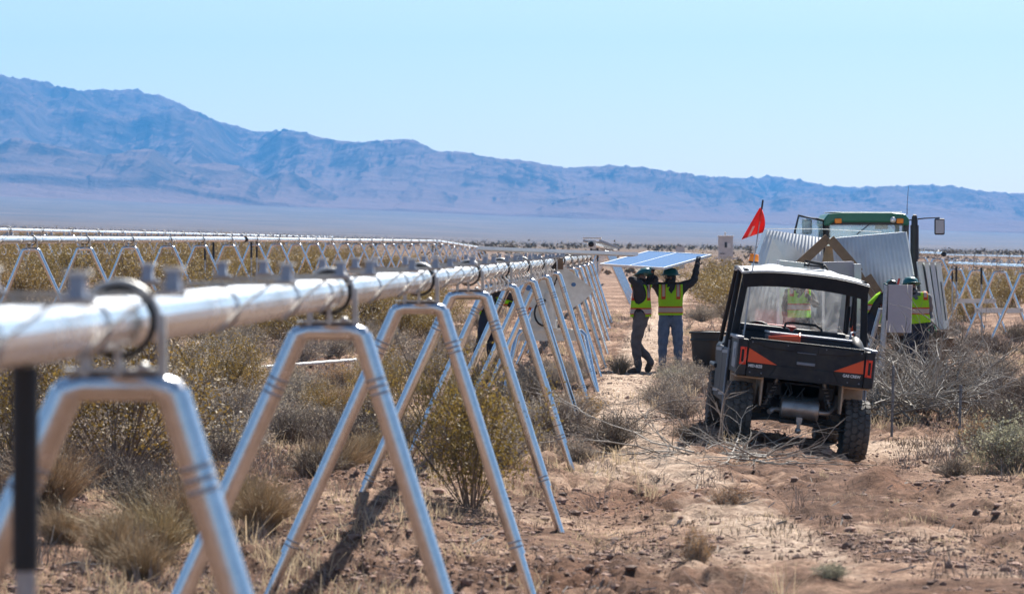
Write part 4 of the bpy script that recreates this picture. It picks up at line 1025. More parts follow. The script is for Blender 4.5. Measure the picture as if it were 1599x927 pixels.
person('worker left of the pole that carries the grey board, bending forward', (wx, wy, g1(wx, wy)),
       dict(pelvis=(-.1, 0, .90), spine=(-.03, 0, 1.06), chest=(.09, 0, 1.22), neck=(.20, 0, 1.33), head=(.28, 0, 1.42), crown=(.31, 0, 1.48),
            Lsh=(.12, .18, 1.28), Lel=(.3, .2, 1.05), Lwr=(.45, .12, .95), Rsh=(.12, -.18, 1.28), Rel=(.28, -.2, 1.02), Rwr=(.42, -.12, .92),
            Lhip=(-.1, .1, .86), Lkn=(-.03, .1, .48), Lan=(-.1, .1, .09), Lto=(.06, .12, .045), Rhip=(-.1, -.1, .86), Rkn=(-.05, -.1, .48), Ran=(-.14, -.1, .09), Rto=(.02, -.12, .045)), (1, -.1, -.5), legs=NAVYT, boots=BOOT)

# ------------------------------------------------------------------ utility vehicle
UX, UD = 2.95, 33.3
UZ = -.015
UR = R(6.2)
utv = thing('utility_vehicle', 'black four-door utility vehicle with orange tail triangles, seen from behind', 'utility vehicle', (UX, UD, UZ), (0, UR, 0))
UM = Matrix.Translation((UX, UD, UZ)) @ Matrix.Rotation(UR, 4, 'Y')
I4 = Matrix.Identity(4)
# cargo bed
b = MB(); b.box((0, .52, .80), (1.36, .98, .05)); b.box((-.69, .52, .95), (.05, 1.0, .38)); b.box((.69, .52, .95), (.05, 1.0, .38)); b.box((0, 1.03, .95), (1.40, .05, .36))
b.build('cargo_bed', DARKP, utv, bevel=.012)
b = MB()
for s in (-1, 1): b.box((s*.70, .5, 1.135), (.075, 1.06, .035))
b.build('bed_rail', GREYP, utv, bevel=.01)
for s in (-1, 1):
    b = MB(); b.box((s*.722, .26, .95), (.018, .46, .26)); b.box((s*.733, .2, .97), (.012, .14, .10)); b.build('bed_side_panel', GREYP, utv, bevel=.008)
# tailgate
t = MB()
out = [(-.605, .755), (.605, .755), (.605, 1.135), (-.605, 1.135)]
t.prism(out, .05, Matrix.Translation((0, -.03, 0)))
tg = t.build('tailgate', TAILP, utv, bevel=.01)
d = MB()
d.prism([(-.60, 1.12), (-.40, 1.06), (-.12, 1.05), (-.12, 1.125)], .012, Matrix.Translation((0, -.043, 0)))
d.prism([(.60, 1.12), (.12, 1.125), (.12, 1.05), (.40, 1.06)], .012, Matrix.Translation((0, -.043, 0)))
d.prism([(-.29, .885), (.29, .885), (.36, .765), (-.36, .765)], .014, Matrix.Translation((0, -.045, 0)))
d.prism([(-.10, .885), (-.10, 1.05), (.10, 1.05), (.10, .885)], .008, Matrix.Translation((0, -.039, 0)))
d.build('raised_panel', TAILP, tg, bevel=.006)
d = MB()
for s in (-1, 1):
    d.box((s*.603, -.034, .945), (.006, .012, .37)); d.bar((s*.31, -.038, .88), (s*.37, -.038, .765), .006, .006)
d.box((0, -.036, .757), (1.2, .01, .012)); d.build('seam', BLACKR, tg)
d = MB()
for s in (-1, 1):
    for xx, zz in ((.57, .79), (.45, .79), (.57, 1.105), (.2, 1.105), (.16, .79)): d.ell((s*xx, -.038, zz), (.009, .008, .009), 8, 5)
d.build('bolt', GREYP, tg)
d = MB(); d.bar((-.595, -.02, 1.14), (.595, -.02, 1.14), .03, .016); d.build('top_edge', DARKP, tg, bevel=.005)
d = MB(); d.box((0, -.043, .995), (.19, .012, .09)); d.build('handle_recess', BLACKR, tg); d = MB(); d.box((0, -.052, .935), (.19, .022, .03)); d.box((0, -.046, 1.045), (.2, .012, .008)); d.build('handle', GREYP, tg, bevel=.006)
for s in (-1, 1):
    d = MB(); o_ = [(s*.598, 1.038), (s*.604, .895), (s*.295, .891)]
    if s > 0: o_ = o_[::-1]
    d.prism(o_, .009, Matrix.Translation((0, -.041, 0))); d.build('orange_triangle', ORANGE, tg)
    d = MB(); o_ = [(s*.604, .886), (s*.30, .882), (s*.33, .835), (s*.604, .828)]
    if s > 0: o_ = o_[::-1]
    d.prism(o_, .006, Matrix.Translation((0, -.0375, 0))); d.build('decal_strip', UNDER, tg)
def lettering(text, size, M, m, parent, name='lettering'):
    cu = bpy.data.curves.new(name, 'FONT'); cu.body = text; cu.size = size; cu.extrude = .001; cu.align_x = 'LEFT'; cu.offset = .0012
    o = bpy.data.objects.new('tmp_text', cu); COL.objects.link(o); dg = bpy.context.evaluated_depsgraph_get(); dg.update()
    me = bpy.data.meshes.new_from_object(o.evaluated_get(dg)); bpy.data.objects.remove(o); me.materials.clear(); me.materials.append(m)
    me.transform(M); return link(name, me, parent)
RX = Matrix.Rotation(PI/2, 4, 'X')
lettering('MID-SIZE', .040, Matrix.Translation((-.592, -.0405, .846)) @ RX @ Matrix.Diagonal((.92, 1, 1, 1)), TEXTM, tg)
lettering('GAS CREW', .040, Matrix.Translation((.395, -.0405, .846)) @ RX @ Matrix.Diagonal((.92, 1, 1, 1)), TEXTM, tg)
for s in (-1, 1):
    d = MB(); d.box((s*.665, .03, .94), (.105, .14, .38)); h = d.build('tail_corner', TAILP, utv, bevel=.015)
    d = MB(); x = s*.655
    for (cx, cz, w, hh) in ((x-s*.020, .955, .026, .18), (x+s*.004, 1.033, .062, .026), (x+s*.004, .877, .062, .026), (x+s*.026, .955, .012, .16)): d.box((cx, -.045, cz), (w, .016, hh))
    d.build('tail_light', REDL, utv, bevel=.004)
    d = MB(); d.box((x+s*.008, -.040, .955), (.03, .010, .13)); d.build('reflector', UNDER, utv)
# body, floor and doors
b = MB(); b.box((0, 2.2, .40), (1.30, 2.3, .16)); b.box((0, .62, .62), (.42, .7, .20)); b.box((0, 1.1, .62), (1.28, .12, .44)); b.build('chassis', UNDER, utv, bevel=.01)
b = MB(); b.prism([(-.66, .42), (.66, .42), (.70, .95), (.60, 1.08), (-.60, 1.08), (-.70, .95)], .75, Matrix.Translation((0, 3.0, 0))); b.build('hood', DARKP, utv, bevel=.03)
for s in (-1, 1):
    for y0, y1 in ((1.08, 1.98), (2.0, 2.98)):
        d = MB(); d.box((s*.705, (y0+y1)/2, .69), (.045, y1-y0, .58)); o = d.build('door', DARKP, utv, bevel=.015)
        d = MB(); d.bar((s*.735, y0+.06, .95), (s*.735, y1-.05, .93), .014, .035); d.bar((s*.735, y0+.06, .50), (s*.735, y1-.1, .47), .012, .03); d.build('door_trim', GREYP, o)
    d = MB(); d.tube([(s*.74, .92, .98), (s*.75, .88, .7), (s*.75, .84, .5), (s*.755, .78, .30)], [.012, .013, .013, .010], 8); d.tube([(s*.735, 1.02, 1.08), (s*.74, .97, .72), (s*.73, .92, .42)], .012, 8); d.build('door_edge_trim', GREYP, utv)
    d = MB(); d.box((s*.53, .74, .55), (.36, .03, .46), (R(-12), 0, 0)); d.box((s*.42, .42, .62), (.02, .74, .34)); d.box((s*.56, .45, .735), (.28, .8, .02)); d.build('mudguard', DUST, utv, bevel=.008)
# roll cage and roof
rc = MB()
for s in (-1, 1):
    for yb, yt, zb in ((1.04, 1.03, 1.0), (1.98, 2.0, .95), (3.02, 2.58, 1.02)):
        rc.tube([(s*.700, yb, zb), (s*.672, (yb+yt)/2, 1.4), (s*.635, yt, 1.84)], .030 if yb < 2.5 else .026, 10)
    rc.tube([(s*.635, 1.0, 1.83), (s*.635, 2.6, 1.86)], .028, 10)
rc.tube([(-.64, 1.04, 1.22), (.64, 1.04, 1.22)], .020, 8); rc.tube([(-.63, 2.6, 1.85), (.63, 2.6, 1.85)], .025, 8)
rc.build('roll_cage', DARKP, utv)
# broad rear posts
rp = MB()
for s in (-1, 1): rp.bar((s*.700, 1.02, 1.10), (s*.640, 1.00, 1.76), .075, .05, up=(0, 1, 0))
rp.build('rear_post', DARKP, utv, bevel=.01)
rf = MB(); nx, ny = 16, 8; vs = []
for j in range(ny+1):
    v = j/ny
    for i in range(nx+1):
        u = i/nx*2-1
        vs.append((u*.685*(1-.04*v), .93+1.78*v, 1.865-.055*abs(u)**2.5+.062*math.sin(PI*min(v*.75+.05, 1))+.018*(1 if .25 < abs(u) < .55 and v > .06 else 0)))
fs = [(j*(nx+1)+i, j*(nx+1)+i+1, (j+1)*(nx+1)+i+1, (j+1)*(nx+1)+i) for j in range(ny) for i in range(nx)]
rf.add(vs, fs, 0, False)
o = rf.build('roof', ROOFM, utv); sdm = o.modifiers.new('thick', 'SOLIDIFY'); sdm.thickness = .035; sdm.offset = -1
roof = o
hd = MB(); vs = []
for zz, yy in ((-.002, .925), (-.15, .955)):
    for i in range(nx+1):
        u = i/nx*2-1; vs.append((u*(.685 if zz > -.1 else .66), yy, 1.862-.055*abs(u)**2.5+zz))
hd.add(vs, [(i, i+1, nx+2+i, nx+1+i) for i in range(nx)]); o = hd.build('roof_rear_header', DARKP, roof); sdm = o.modifiers.new('thick', 'SOLIDIFY'); sdm.thickness = .05; sdm.offset = 0
k = MB(); k.tube([(.02, 1.5, 1.95), (.02, 1.52, 2.01), (.22, 1.52, 2.0), (.22, 1.5, 1.94)], .012, 8); k.tube([(.08, 1.8, 1.95), (.10, 1.8, 2.0), (.26, 1.7, 1.98), (.30, 1.7, 1.93)], .012, 8); k.box((.14, 1.6, 1.965), (.22, .2, .02)); k.build('roof_bracket', BLACKR, roof)
w = MB(); w.add([(-.60, 2.98, 1.06), (.60, 2.98, 1.06), (.575, 2.60, 1.80), (-.575, 2.60, 1.80)], [(0, 1, 2, 3)]); w.build('windshield', WSHIELD, utv)
w = MB(); w.bar((-.62, 2.98, 1.05), (.62, 2.98, 1.05), .03, .04); w.build('windshield_frame', DARKP, utv)
mi_ = MB(); mi_.ell((-.02, 2.5, 1.735), (.115, .015, .035), 14, 8); mi_.tube([(-.02, 2.5, 1.77), (-.02, 2.55, 1.83)], .01, 6); mi_.build('rear_view_mirror', BLACKR, utv)
mi_ = MB(); mi_.ell((-.075, 2.484, 1.735), (.05, .004, .026), 12, 6); mi_.ell((.04, 2.484, 1.735), (.046, .004, .024), 12, 6); mi_.build('mirror_glass', GLASSF, utv)
for yy in (1.28, 2.15):
    sB = MB()
    for cx, ww in ((-.33, .52), (.33, .60)): sB.box((cx, yy, .97), (ww, .12, .58), (R(-8), 0, 0))
    sB.box((0, yy+.25, .68), (1.25, .5, .14)); sB.build('seat', SEATM, utv, bevel=.04)
g = MB(); g.tube([(-.14, 1.45, 1.22), (-.12, 1.45, 1.315), (-.05, 1.45, 1.325), (.2, 1.45, 1.325), (.27, 1.45, 1.29), (.29, 1.45, 1.2)], .013, 8); g.build('grab_bar', BLACKR, utv)
da = MB(); da.prism([(-.62, .8), (.62, .8), (.62, 1.15), (-.62, 1.15)], .35, Matrix.Translation((0, 2.62, 0))); da.tube([(-.33+.19*math.cos(a), 2.5+.06*math.sin(a), 1.12+.16*math.sin(a)) for a in np.linspace(0, 2*PI, 18, endpoint=False)], .015, 6, closed=True); da.build('dashboard', DARKP, utv)
# side mirror and seat-belt on the right
q = MB(); q.box((.60, 1.6, 1.52), (.03, .05, .36)); q.box((.56, 1.62, 1.42), (.04, .03, .30)); q.build('belt_bracket', DARKP, utv, bevel=.008)
q = MB(); q.bar((.60, 1.7, 1.44), (.68, 1.75, 1.08), .035, .006); q.build('orange_belt', ORANGE, utv)
# running gear
r_ = MB(); Mx = Matrix.Translation((-.20, .13, .455)) @ Matrix.Rotation(PI/2, 4, 'Y')
pr = [(0, 0), (.09, 0), (.103, .012)]
for i in range(10): pr += [(.106, .03+i*.034), (.100, .045+i*.034)]
pr += [(.103, .388), (.09, .40), (0, .40)]
r_.lathe(pr, 28, 0, Mx); o = r_.build('muffler', MUFF, utv)
r_ = MB(); r_.tube([(.2, .13, .44), (.30, .16, .44), (.38, .25, .50), (.40, .4, .62)], .028, 10); r_.tube([(-.2, .13, .43), (-.27, .11, .43), (-.32, .06, .40)], .028, 10); r_.build('exhaust_pipe', MUFF, o)
r_ = MB(); r_.tube([(0, .04, .35), (0, .04, .30)], .03, 10); r_.tube([(0, .04, .30), (0, .04, .26)], .018, 8); r_.ell((0, .04, .235), (.034, .034, .034), 12, 8); r_.box((0, .12, .35), (.06, .22, .05)); r_.build('hitch_ball', MUFF, utv)
r_ = MB()
for s in (-1, 1):
    r_.bar((s*.12, .34, .36), (s*.52, .34, .33), .05, .05); r_.bar((s*.12, .52, .34), (s*.5, .42, .31), .045, .04); r_.bar((s*.12, .30, .47), (s*.50, .32, .43), .04, .035)
    r_.tube([(s*.16, .36, .38), (s*.52, .36, .32)], .022, 8)
r_.box((0, .4, .42), (.34, .4, .26)); r_.box((0, .3, .64), (.7, .06, .12)); r_.tube([(-.52, .1, .30), (-.3, .05, .33), (.52, .1, .28)], .014, 8); r_.build('rear_suspension', UNDER, utv)
for s in (-1, 1):
    r_ = MB(); pts = []
    r_.tube([(s*.36, .33, .42), (s*.25, .30, .74)], .022, 8)
    for i in range(56):
        t_ = i/55; c = Vector((s*.355, .33, .44)).lerp(Vector((s*.26, .30, .70)), t_); a = t_*2*PI*7; pts.append(c+Vector((math.cos(a)*.042, math.sin(a)*.042, 0)))
    r_.tube(pts, .007, 5); r_.build('shock_absorber', MUFF, utv)
r_ = MB()
for sd_ in range(9):
    q0 = Vector((random.uniform(-.35, .3), .18, random.uniform(.62, .74))); r_.tube([q0, q0+Vector((random.uniform(-.1, .1), -.05, -.12)), q0+Vector((random.uniform(-.12, .12), .0, -.28))], .007, 5)
r_.build('hose', BLACKR, utv)
# wheels
def wheel_meshes():
    W, Rr = .27, .325; MY = Matrix.Rotation(PI/2, 4, 'Y')
    t = MB(); t.lathe([(.19, -W*.42), (.26, -W*.5), (.295, -W*.46), (.308, -W*.3), (.310, 0), (.308, W*.3), (.295, W*.46), (.26, W*.5), (.19, W*.42)], 48, 0, MY)
    n = 26
    for i in range(n):
        for j, (xx, ww) in enumerate(((-.105, .06), (-.038, .062), (.030, .062), (.098, .06))):
            a = 2*PI*(i+(.5 if j % 2 else 0))/n; rr = .313 if abs(xx) < .08 else .305
            M = Matrix.Rotation(a, 4, 'X') @ Matrix.Translation((xx, 0, rr)) @ Matrix.Rotation(.35*(1 if j % 2 else -1), 4, 'Z')
            ol = [(-.5, -.28), (-.2, -.5), (.3, -.45), (.5, .22), (.2, .5), (-.32, .46)]
            vs = [M @ Vector((u*ww, v*.066, h)) for h in (-.014, .014) for u, v in ol]
            t.add(vs, [tuple(range(5, -1, -1)), tuple(range(6, 12))]+[(q, (q+1) % 6, (q+1) % 6+6, q+6) for q in range(6)])
    r = MB(); r.lathe([(0, .05), (.06, .05), (.07, .02), (.14, .03), (.175, .08), (.20, .11), (.20, -.11), (.175, -.09), (.1, -.05), (0, -.05)], 24, 0, MY)
    return t.mesh('tyre', TYRE), r.mesh('wheel', RIM)
ty, ri = wheel_meshes()
for s in (-1, 1):
    for yy in (.36, 3.22):
        o = link('wheel', ri, utv, (s*.622, yy, .315+(.035 if s < 0 else -.03))); link('tyre', ty, o); o.rotation_euler.x = random.random()
        if yy > 1:
            f_ = MB(); f_.box((s*.66, 3.2, .74), (.2, .8, .05)); f_.build('front_fender', DARKP, utv, bevel=.02)
# beacon, flag, cargo: things of their own
def on_utv(name, label, cat, local): 
    o = thing(name, label, cat); o.matrix_world = UM @ Matrix.Translation(local); return o
bc = on_utv('beacon_light', 'orange beacon light on the roof of the utility vehicle', 'beacon', (-.50, 2.0, 1.925))
m = MB(); m.tube([(0, 0, 0), (0, 0, .02)], .055, 16); m.build('base', BLACKR, bc)
m = MB(); m.lathe([(.052, .02), (.055, .03), (.052, .085), (.045, .10), (0, .102)], 16); m.build('lens', AMBER, bc)
fl = on_utv('safety_flag', 'red pennant on a thin whip above the left of the utility vehicle bed', 'flag', (-.60, .95, 1.10))
top = Vector((.05, .05, 1.42)); m = MB(); m.tube([(0, 0, 0), (.02, .03, .7), top], [.010, .008, .006], 6); m.build('whip', GALVD, fl)
m = MB(); m.tube([top-Vector((0, 0, .02)), top+Vector((.004, 0, .085))], .010, 8); m.build('tip', BLACKR, fl)
vs = []; nn = 8
T0 = top+Vector((0, 0, -.0)); 
for i in range(nn+1):
    t_ = i/nn
    for j in range(nn+1):
        u = j/nn; L0 = Vector((-.02-.16*t_, 0, -.36*t_)); R0 = Vector((.055*math.sin(PI*min(t_*1.0, 1)*.75), 0, -.26*t_))
        p = L0.lerp(R0, u); p.y = .03*math.sin(u*7+t_*3); vs.append(T0+p)
m = MB(); m.add(vs, [(i*(nn+1)+j, i*(nn+1)+j+1, (i+1)*(nn+1)+j+1, (i+1)*(nn+1)+j) for i in range(nn) for j in range(nn)], 0, True)
for i in range(len(m.f)):
    if (i % nn) == 2 and i//nn > 4: m.m[i] = 1
o = m.build('pennant', [FLAGM, FLAGW], fl); sdm = o.modifiers.new('thick', 'SOLIDIFY'); sdm.thickness = .002
cn = on_utv('traffic_cone', 'orange traffic cone lying in the cargo bed behind the tailgate', 'traffic cone', (-.22, .12, 1.165)); cn.scale = (.82, .82, .82)
MY = Matrix.Rotation(PI/2, 4, 'Y'); m = MB(); m.lathe([(.075, .16), (.07, .155), (.022, -.22), (0, -.22)], 18, 0, MY); m.build('cone', ORANGE, cn); m = MB(); m.lathe([(0, -.01), (.10, -.01), (.10, .01), (0, .01)], 4, 0, Matrix.Translation((.17, 0, 0)) @ MY); m.build('base', ORANGE, cn)
tb = on_utv('tool_bin', 'dark storage bin with a grey rim in the cargo bed', 'bin', (.05, .55, .83))
m = MB(); m.box((0, 0, .19), (.82, .6, .36), taper=1.06); m.build('tub', SEATM, tb, bevel=.02); m = MB(); m.box((0, 0, .385), (.88, .66, .025)); m.build('rim', GREYP, tb, bevel=.008)
bg = on_utv('tool_bag', 'black bag slumped at the right end of the cargo bed', 'bag', (.53, .45, .83))
m = MB(); m.ell((0, 0, .2), (.13, .3, .24), 14, 9); m.build('sack', BLACKR, bg); m = MB(); m.tube([(-.06, -.1, .38), (-.05, -.05, .47), (.0, .05, .48), (.03, .1, .40)], .012, 6); m.build('handle', GREYP, bg)
ca = on_utv('drink_carton', 'red and white carton lying on the dashboard of the utility vehicle', 'carton', (-.12, 2.78, 1.15))
m = MB(); m.box((0, 0, .06), (.46, .2, .12)); m.build('box', REDM, ca, bevel=.01); m = MB()
for xx in (-.14, .0, .11): m.box((xx, -.102, .06), (.07, .004, .09), (0, .5, 0))
m.build('pattern', WHITEP, ca)

# ------------------------------------------------------------------ barrel, board, stakes, cabinet
bx_, by_ = X_at(1107, 54), 54; bz_ = g1(bx_, by_)
o = thing('trash_barrel', 'black plastic barrel standing left of the utility vehicle', 'barrel', (bx_, by_, bz_))
m = MB(); m.lathe([(0, 0), (.25, 0), (.26, .02), (.305, .70), (.305, .74)], 28); m.lathe([(.305, .60), (.318, .61), (.318, .64), (.305, .65)], 28); m.lathe([(.24, .1), (.295, .70), (.30, .75)], 28); m.build('drum', BUNG, o)
m = MB(); m.lathe([(.300, .735), (.335, .735), (.338, .765), (.30, .77)], 28); m.build('rim', BUNG, o)
m = MB(); m.ell((0, 0, .72), (.27, .27, .05), 16, 6); m.build('contents', BUNG, o)
x, y = X_at(1137, 53.2), 53.2
m = MB(); m.box((0, 0, .24), (.26, .4, .48)); m.box((-.05, -.22, .49), (.12, .05, .01), (.6, 0, 0)); tag(m.build('cardboard_box', CARD, None, (x, y, g1(x, y)+.22), .01), 'brown box beside the black barrel', 'box')
m = MB(); m.box((0, 0, .10), (.7, .5, .02)); m.box((-.3, 0, .05), (.08, .5, .1)); m.box((.3, 0, .05), (.08, .5, .1)); 
m.box((0, 0, .17), (.6, .45, .1)); tag(m.build('wooden_crate', WOOD, None, (x, y, g1(x, y))), 'low wooden crate under the brown box', 'crate')
D = 47.; x0 = X_at(1376, D)
o = thing('board_post', 'grey board bolted to a leaning galvanised post right of the utility vehicle', 'board', (x0, D, g1(x0, D)))
m = MB(); m.tube([(-.04, 0, -.2), (.085, 0, 1.56)], .045, 12); m.build('post', GALVD, o)
m = MB(); m.tube([(-.34, .1, .0), (.0, .06, 1.22)], .035, 10); m.build('strut', GALVD, o)
m = MB(); m.box((.262, -.06, 1.22), (.34, .035, .70), (0, R(1.5), 0)); bb = m.build('board', BOARD, o, bevel=.004)
m = MB(); m.box((.435, -.06, 1.22), (.012, .05, .70), (0, R(1.5), 0)); m.build('edge_strip', WHITEP, bb)
m = MB(); m.box((.16, .0, 1.60), (.12, .06, .04)); m.tube([(.1, 0, 1.57), (.14, 0, 1.63), (.22, 0, 1.6)], .016, 6); m.box((.095, .0, 1.3), (.05, .08, .5)); m.build('bracket', BLACKR, o); m = MB(); m.box((.255, .0, 1.62), (.03, .03, .09), (0, .3, 0)); m.build('red_latch', REDM, o)
for px, py, h, lb in ((1392, 683, .84, 'taller metal stake at the brush pile beside the rear tyre'), (1497, 698, .68, 'shorter metal stake right of the brush pile')):
    x, y = on_ground(px, py); m = MB(); m.bar((0, 0, -.15), (.025, 0, h), .034, .008); m.bar((0, .012, -.15), (.025, .012, h), .008, .03)
    for i in range(7): m.box((.004+.0035*i, -.012, .1+i*h/8), (.014, .01, .02))
    tag(m.build('metal_stake', STAKEM, None, (x, y, g1(x, y))), lb, 'stake', 'metal stakes by the brush pile')
D = 190.; x = X_at(1133, D); z = g1(x, D)
o = thing('equipment_cabinet', 'pale electrical cabinet standing on a post far behind the barrel', 'cabinet', (x, D, z))
zt = CAMZ-(369-HY)/F*D-z; m = MB(); m.box((0, 0, zt-.62), (.86, .5, 1.24)); m.box((0, 0, zt+.02), (.95, .6, .05)); m.tube([(-.02, 0, zt), (-.02, 0, zt+.25)], .06, 8); m.build('housing', CONCW, o, bevel=.02)
m = MB(); m.box((0, -.26, zt-.50), (.14, .03, .32)); m.box((-.2, -.26, zt-1.02), (.3, .02, .05)); m.build('vent', CABT, o); m = MB(); m.box((.18, -.262, zt-.55), (.2, .02, .28)); m.build('label_plate', WHITEP, o)
m = MB(); m.box((0, 0, (zt-1.24)/2-.1), (.3, .3, zt-1.24+.2)); m.box((0, 0, zt-1.30), (1.5, .5, .1)); m.build('pedestal', CONCW, o)
D = 260.; x = X_at(1062, D); z = g1(x, D); zt = CAMZ-(386-HY)/F*D-z
m = MB(); m.box((0, 0, zt/2), (.7, .5, zt)); m.box((0, 0, zt+.03), (.8, .6, .06)); m.box((.1, -.26, zt-.4), (.3, .02, .5)); tag(m.build('utility_box', CONCW, None, (x, D, z)), 'tiny pale box on the plain left of the far cabinet', 'utility box')

# ------------------------------------------------------------------ module rack, pallet and tractor
D = 60.
gr = g1(X_at(1300, D), D)
def corr(name, label, c, D, thick, nrid, yl, yr):
    """stack leaning on the rack, its end covered by corrugated sheet; c = corners TL TR BR BL"""
    TL, TR_, BR, BL = [P(px, py, D) for px, py in c]; TL.y = BL.y = D+yl; TR_.y = BR.y = D+yr
    o = thing(name, label, 'module stack', (TL+BR)/2+Vector((0, 0, BR.z-(TL+BR).z/2))); base = o.location.copy()
    nu = nrid*6; vs = []; 
    for v in (0, 1):
        for i in range(nu+1):
            u = i/nu; p = TL.lerp(TR_, u).lerp(BL.lerp(BR, u), v); vs.append(p+Vector((0, -.008*math.cos(u*nrid*2*PI), 0))-base)
    m = MB(); m.add(vs, [(i, nu+1+i, nu+2+i, i+1) for i in range(nu)], 0, True); sh = m.build('corrugated_sheet', CORR, o); q = sh.modifiers.new('t', 'SOLIDIFY'); q.thickness = .004
    off = Vector((0, .02, 0)); bk = Vector((0, thick, 0)); f = [TL-base+off, TR_-base+off, BR-base+off, BL-base+off]
    m = MB(); m.add(f+[p+bk for p in f], [(0, 1, 2, 3), (7, 6, 5, 4), (0, 4, 5, 1), (1, 5, 6, 2), (2, 6, 7, 3), (3, 7, 4, 0)]); m.build('module_pack', PEDGE, o)
    m = MB(); up = (TL-BL).normalized()
    m.bar(TL-base+Vector((0, -.02, -.10)), TR_-base+Vector((0, -.02, -.10)), .012, .16, up=(0, 1, 0)) if False else None
    for k in range(5):
        a = TR_-base+Vector((.012, .06+k*thick/5, .0)); b_ = BR-base+Vector((.012, .06+k*thick/5, 0)); m.bar(a, b_, .02, .035 if k % 2 else .06, up=(0, 1, 0))
    m.build('edge_profile', PEDGE, o)
    return o
corr('module_stack', 'left stack of modules under corrugated sheet, leaning right on the wooden rack', [(1195, 359), (1286, 371), (1286, 505), (1143, 505)], D, .9, 17, -.5, .25)
corr('module_stack', 'right stack of modules under corrugated sheet, white edges on its right side', [(1299, 372), (1411, 362), (1436, 505), (1299, 505)], D, 1.0, 20, .25, -.35)
o = thing('wooden_rack', 'wooden A-shaped rack between the two corrugated module stacks', 'rack', (X_at(1292, D), D-.35, gr))
def L_(px, py, y=0): p = P(px, py, D); return Vector((p.x-o.location.x, y, p.z-gr))
m = MB(); m.bar(L_(1291, 371), L_(1238, 420), .17, .05, up=(0, 1, 0)); m.bar(L_(1293, 373, -.052), L_(1338, 425, -.052), .17, .05, up=(0, 1, 0)); m.bar(L_(1352, 430), L_(1378, 470), .13, .05, up=(0, 1, 0)); m.bar(L_(1238, 418), L_(1215, 500), .10, .05, up=(0, 1, 0)); m.bar(L_(1338, 425), L_(1395, 520), .10, .05, up=(0, 1, 0)); m.build('brace', WOOD, o)
m = MB(); a = [L_(1287, 384, .03), L_(1297, 384, .03), L_(1303, 440, .03), L_(1274, 440, .03)]; m.add(a+[v+Vector((0, .02, 0)) for v in a], [(0, 1, 2, 3), (7, 6, 5, 4), (0, 4, 5, 1), (1, 5, 6, 2), (2, 6, 7, 3), (3, 7, 4, 0)]); m.build('plywood_gusset', PLY, o)
m = MB(); m.box((0, .7, .60), (3.3, 1.7, .14)); 
for xx in (-1.5, -.5, .5, 1.5): m.box((xx, .7, .26), (.12, 1.6, .54))
m.build('deck', WOOD, o)
def slab(name, label, pts, D, th, m_, top=None):
    v = [P(px, py, D) for px, py in pts]; base = Vector((v[2].x, D, v[2].z)); f = [p-base for p in v]; m = MB(); bk = Vector((0, th, 0))
    m.add(f+[p+bk for p in f], [(0, 1, 2, 3), (7, 6, 5, 4), (0, 4, 5, 1), (1, 5, 6, 2), (2, 6, 7, 3), (3, 7, 4, 0)])
    return tag(m.build(name, m_, None, base, .006), label, 'module carton')
slab('module_carton', 'pale corrugated carton behind the roof of the utility vehicle, right of the bracket', [(1288, 409), (1333, 408), (1336, 570), (1288, 570)], 57.5, .5, BOARD)
slab('module_carton', 'pale blue carton with a white lid behind the roof of the utility vehicle', [(1334, 412), (1345, 412), (1345, 570), (1334, 570)], 57.4, .5, CORR)
slab('module_carton', 'white slab lying behind the left half of the utility vehicle roof', [(1217, 406), (1262, 411), (1262, 570), (1217, 570)], 57.6, .6, PEDGE)
# pallet of modules on edge
D = 58.
o = thing('module_pallet', 'upright white modules strapped on a wooden pallet beside the worker with the teal hat', 'module pallet', (X_at(1462, D), D, g1(X_at(1462, D), D))); gz_ = o.location.z
def Q_(px, py, y=0): p = P(px, py, D); return Vector((p.x-o.location.x, y, p.z-gz_))
first = True
for xt, xb, w, mm in ((1433, 1449, 9, PEDGE), (1443, 1459, 8, PEDGE), (1452, 1467, 8, CORR), (1461, 1474, 9, PEDGE)):
    m = MB(); f = [Q_(xt, 409), Q_(xt+w-.8, 409.5), Q_(xb+w-.8, 514), Q_(xb, 514)]; bk = Vector((.12, 1.15, 0))
    m.add(f+[p+bk for p in f], [(0, 1, 2, 3), (7, 6, 5, 4), (0, 4, 5, 1), (1, 5, 6, 2), (2, 6, 7, 3), (3, 7, 4, 0)]); m.build('module', mm, o, bevel=.006)
m = MB(); m.bar(Q_(1441, 412, -.012), Q_(1458, 516, -.012), .02, .03, up=(0, 1, 0)); m.bar(Q_(1469, 440, -.012), Q_(1477, 500, -.012), .015, .02, up=(0, 1, 0)); m.build('clip', CABT, o)
m = MB(); m.bar(Q_(1433, 409, -.01), Q_(1470, 410, -.01), .02, .05, up=(0, 1, 0)); m.build('top_corner', WHITEP, o)
m = MB(); m.bar(Q_(1447, 470, -.02), Q_(1462, 518, -.02), .012, .05, up=(0, 1, 0)); m.bar(Q_(1445, 520, -.03), Q_(1458, 508, -.03), .012, .09, up=(0, 1, 0)); m.build('green_strap', GREENW, o)
m = MB(); zz = Q_(1450, 518).z
for k in range(3): m.box((Q_(1452+k*11, 518).x, .5, zz-.05), (.07, 1.3, .10))
m.box((Q_(1462, 518).x, .5, zz-.12), (.60, 1.35, .03)); m.box((Q_(1462, 518).x, .5, zz-.25), (.62, 1.3, .22)); m.build('pallet', WOOD, o)
m = MB(); m.box((Q_(1462, 518).x, .6, (zz-.36)/2), (.4, .9, zz-.36)); m.build('stand', WOOD, o)

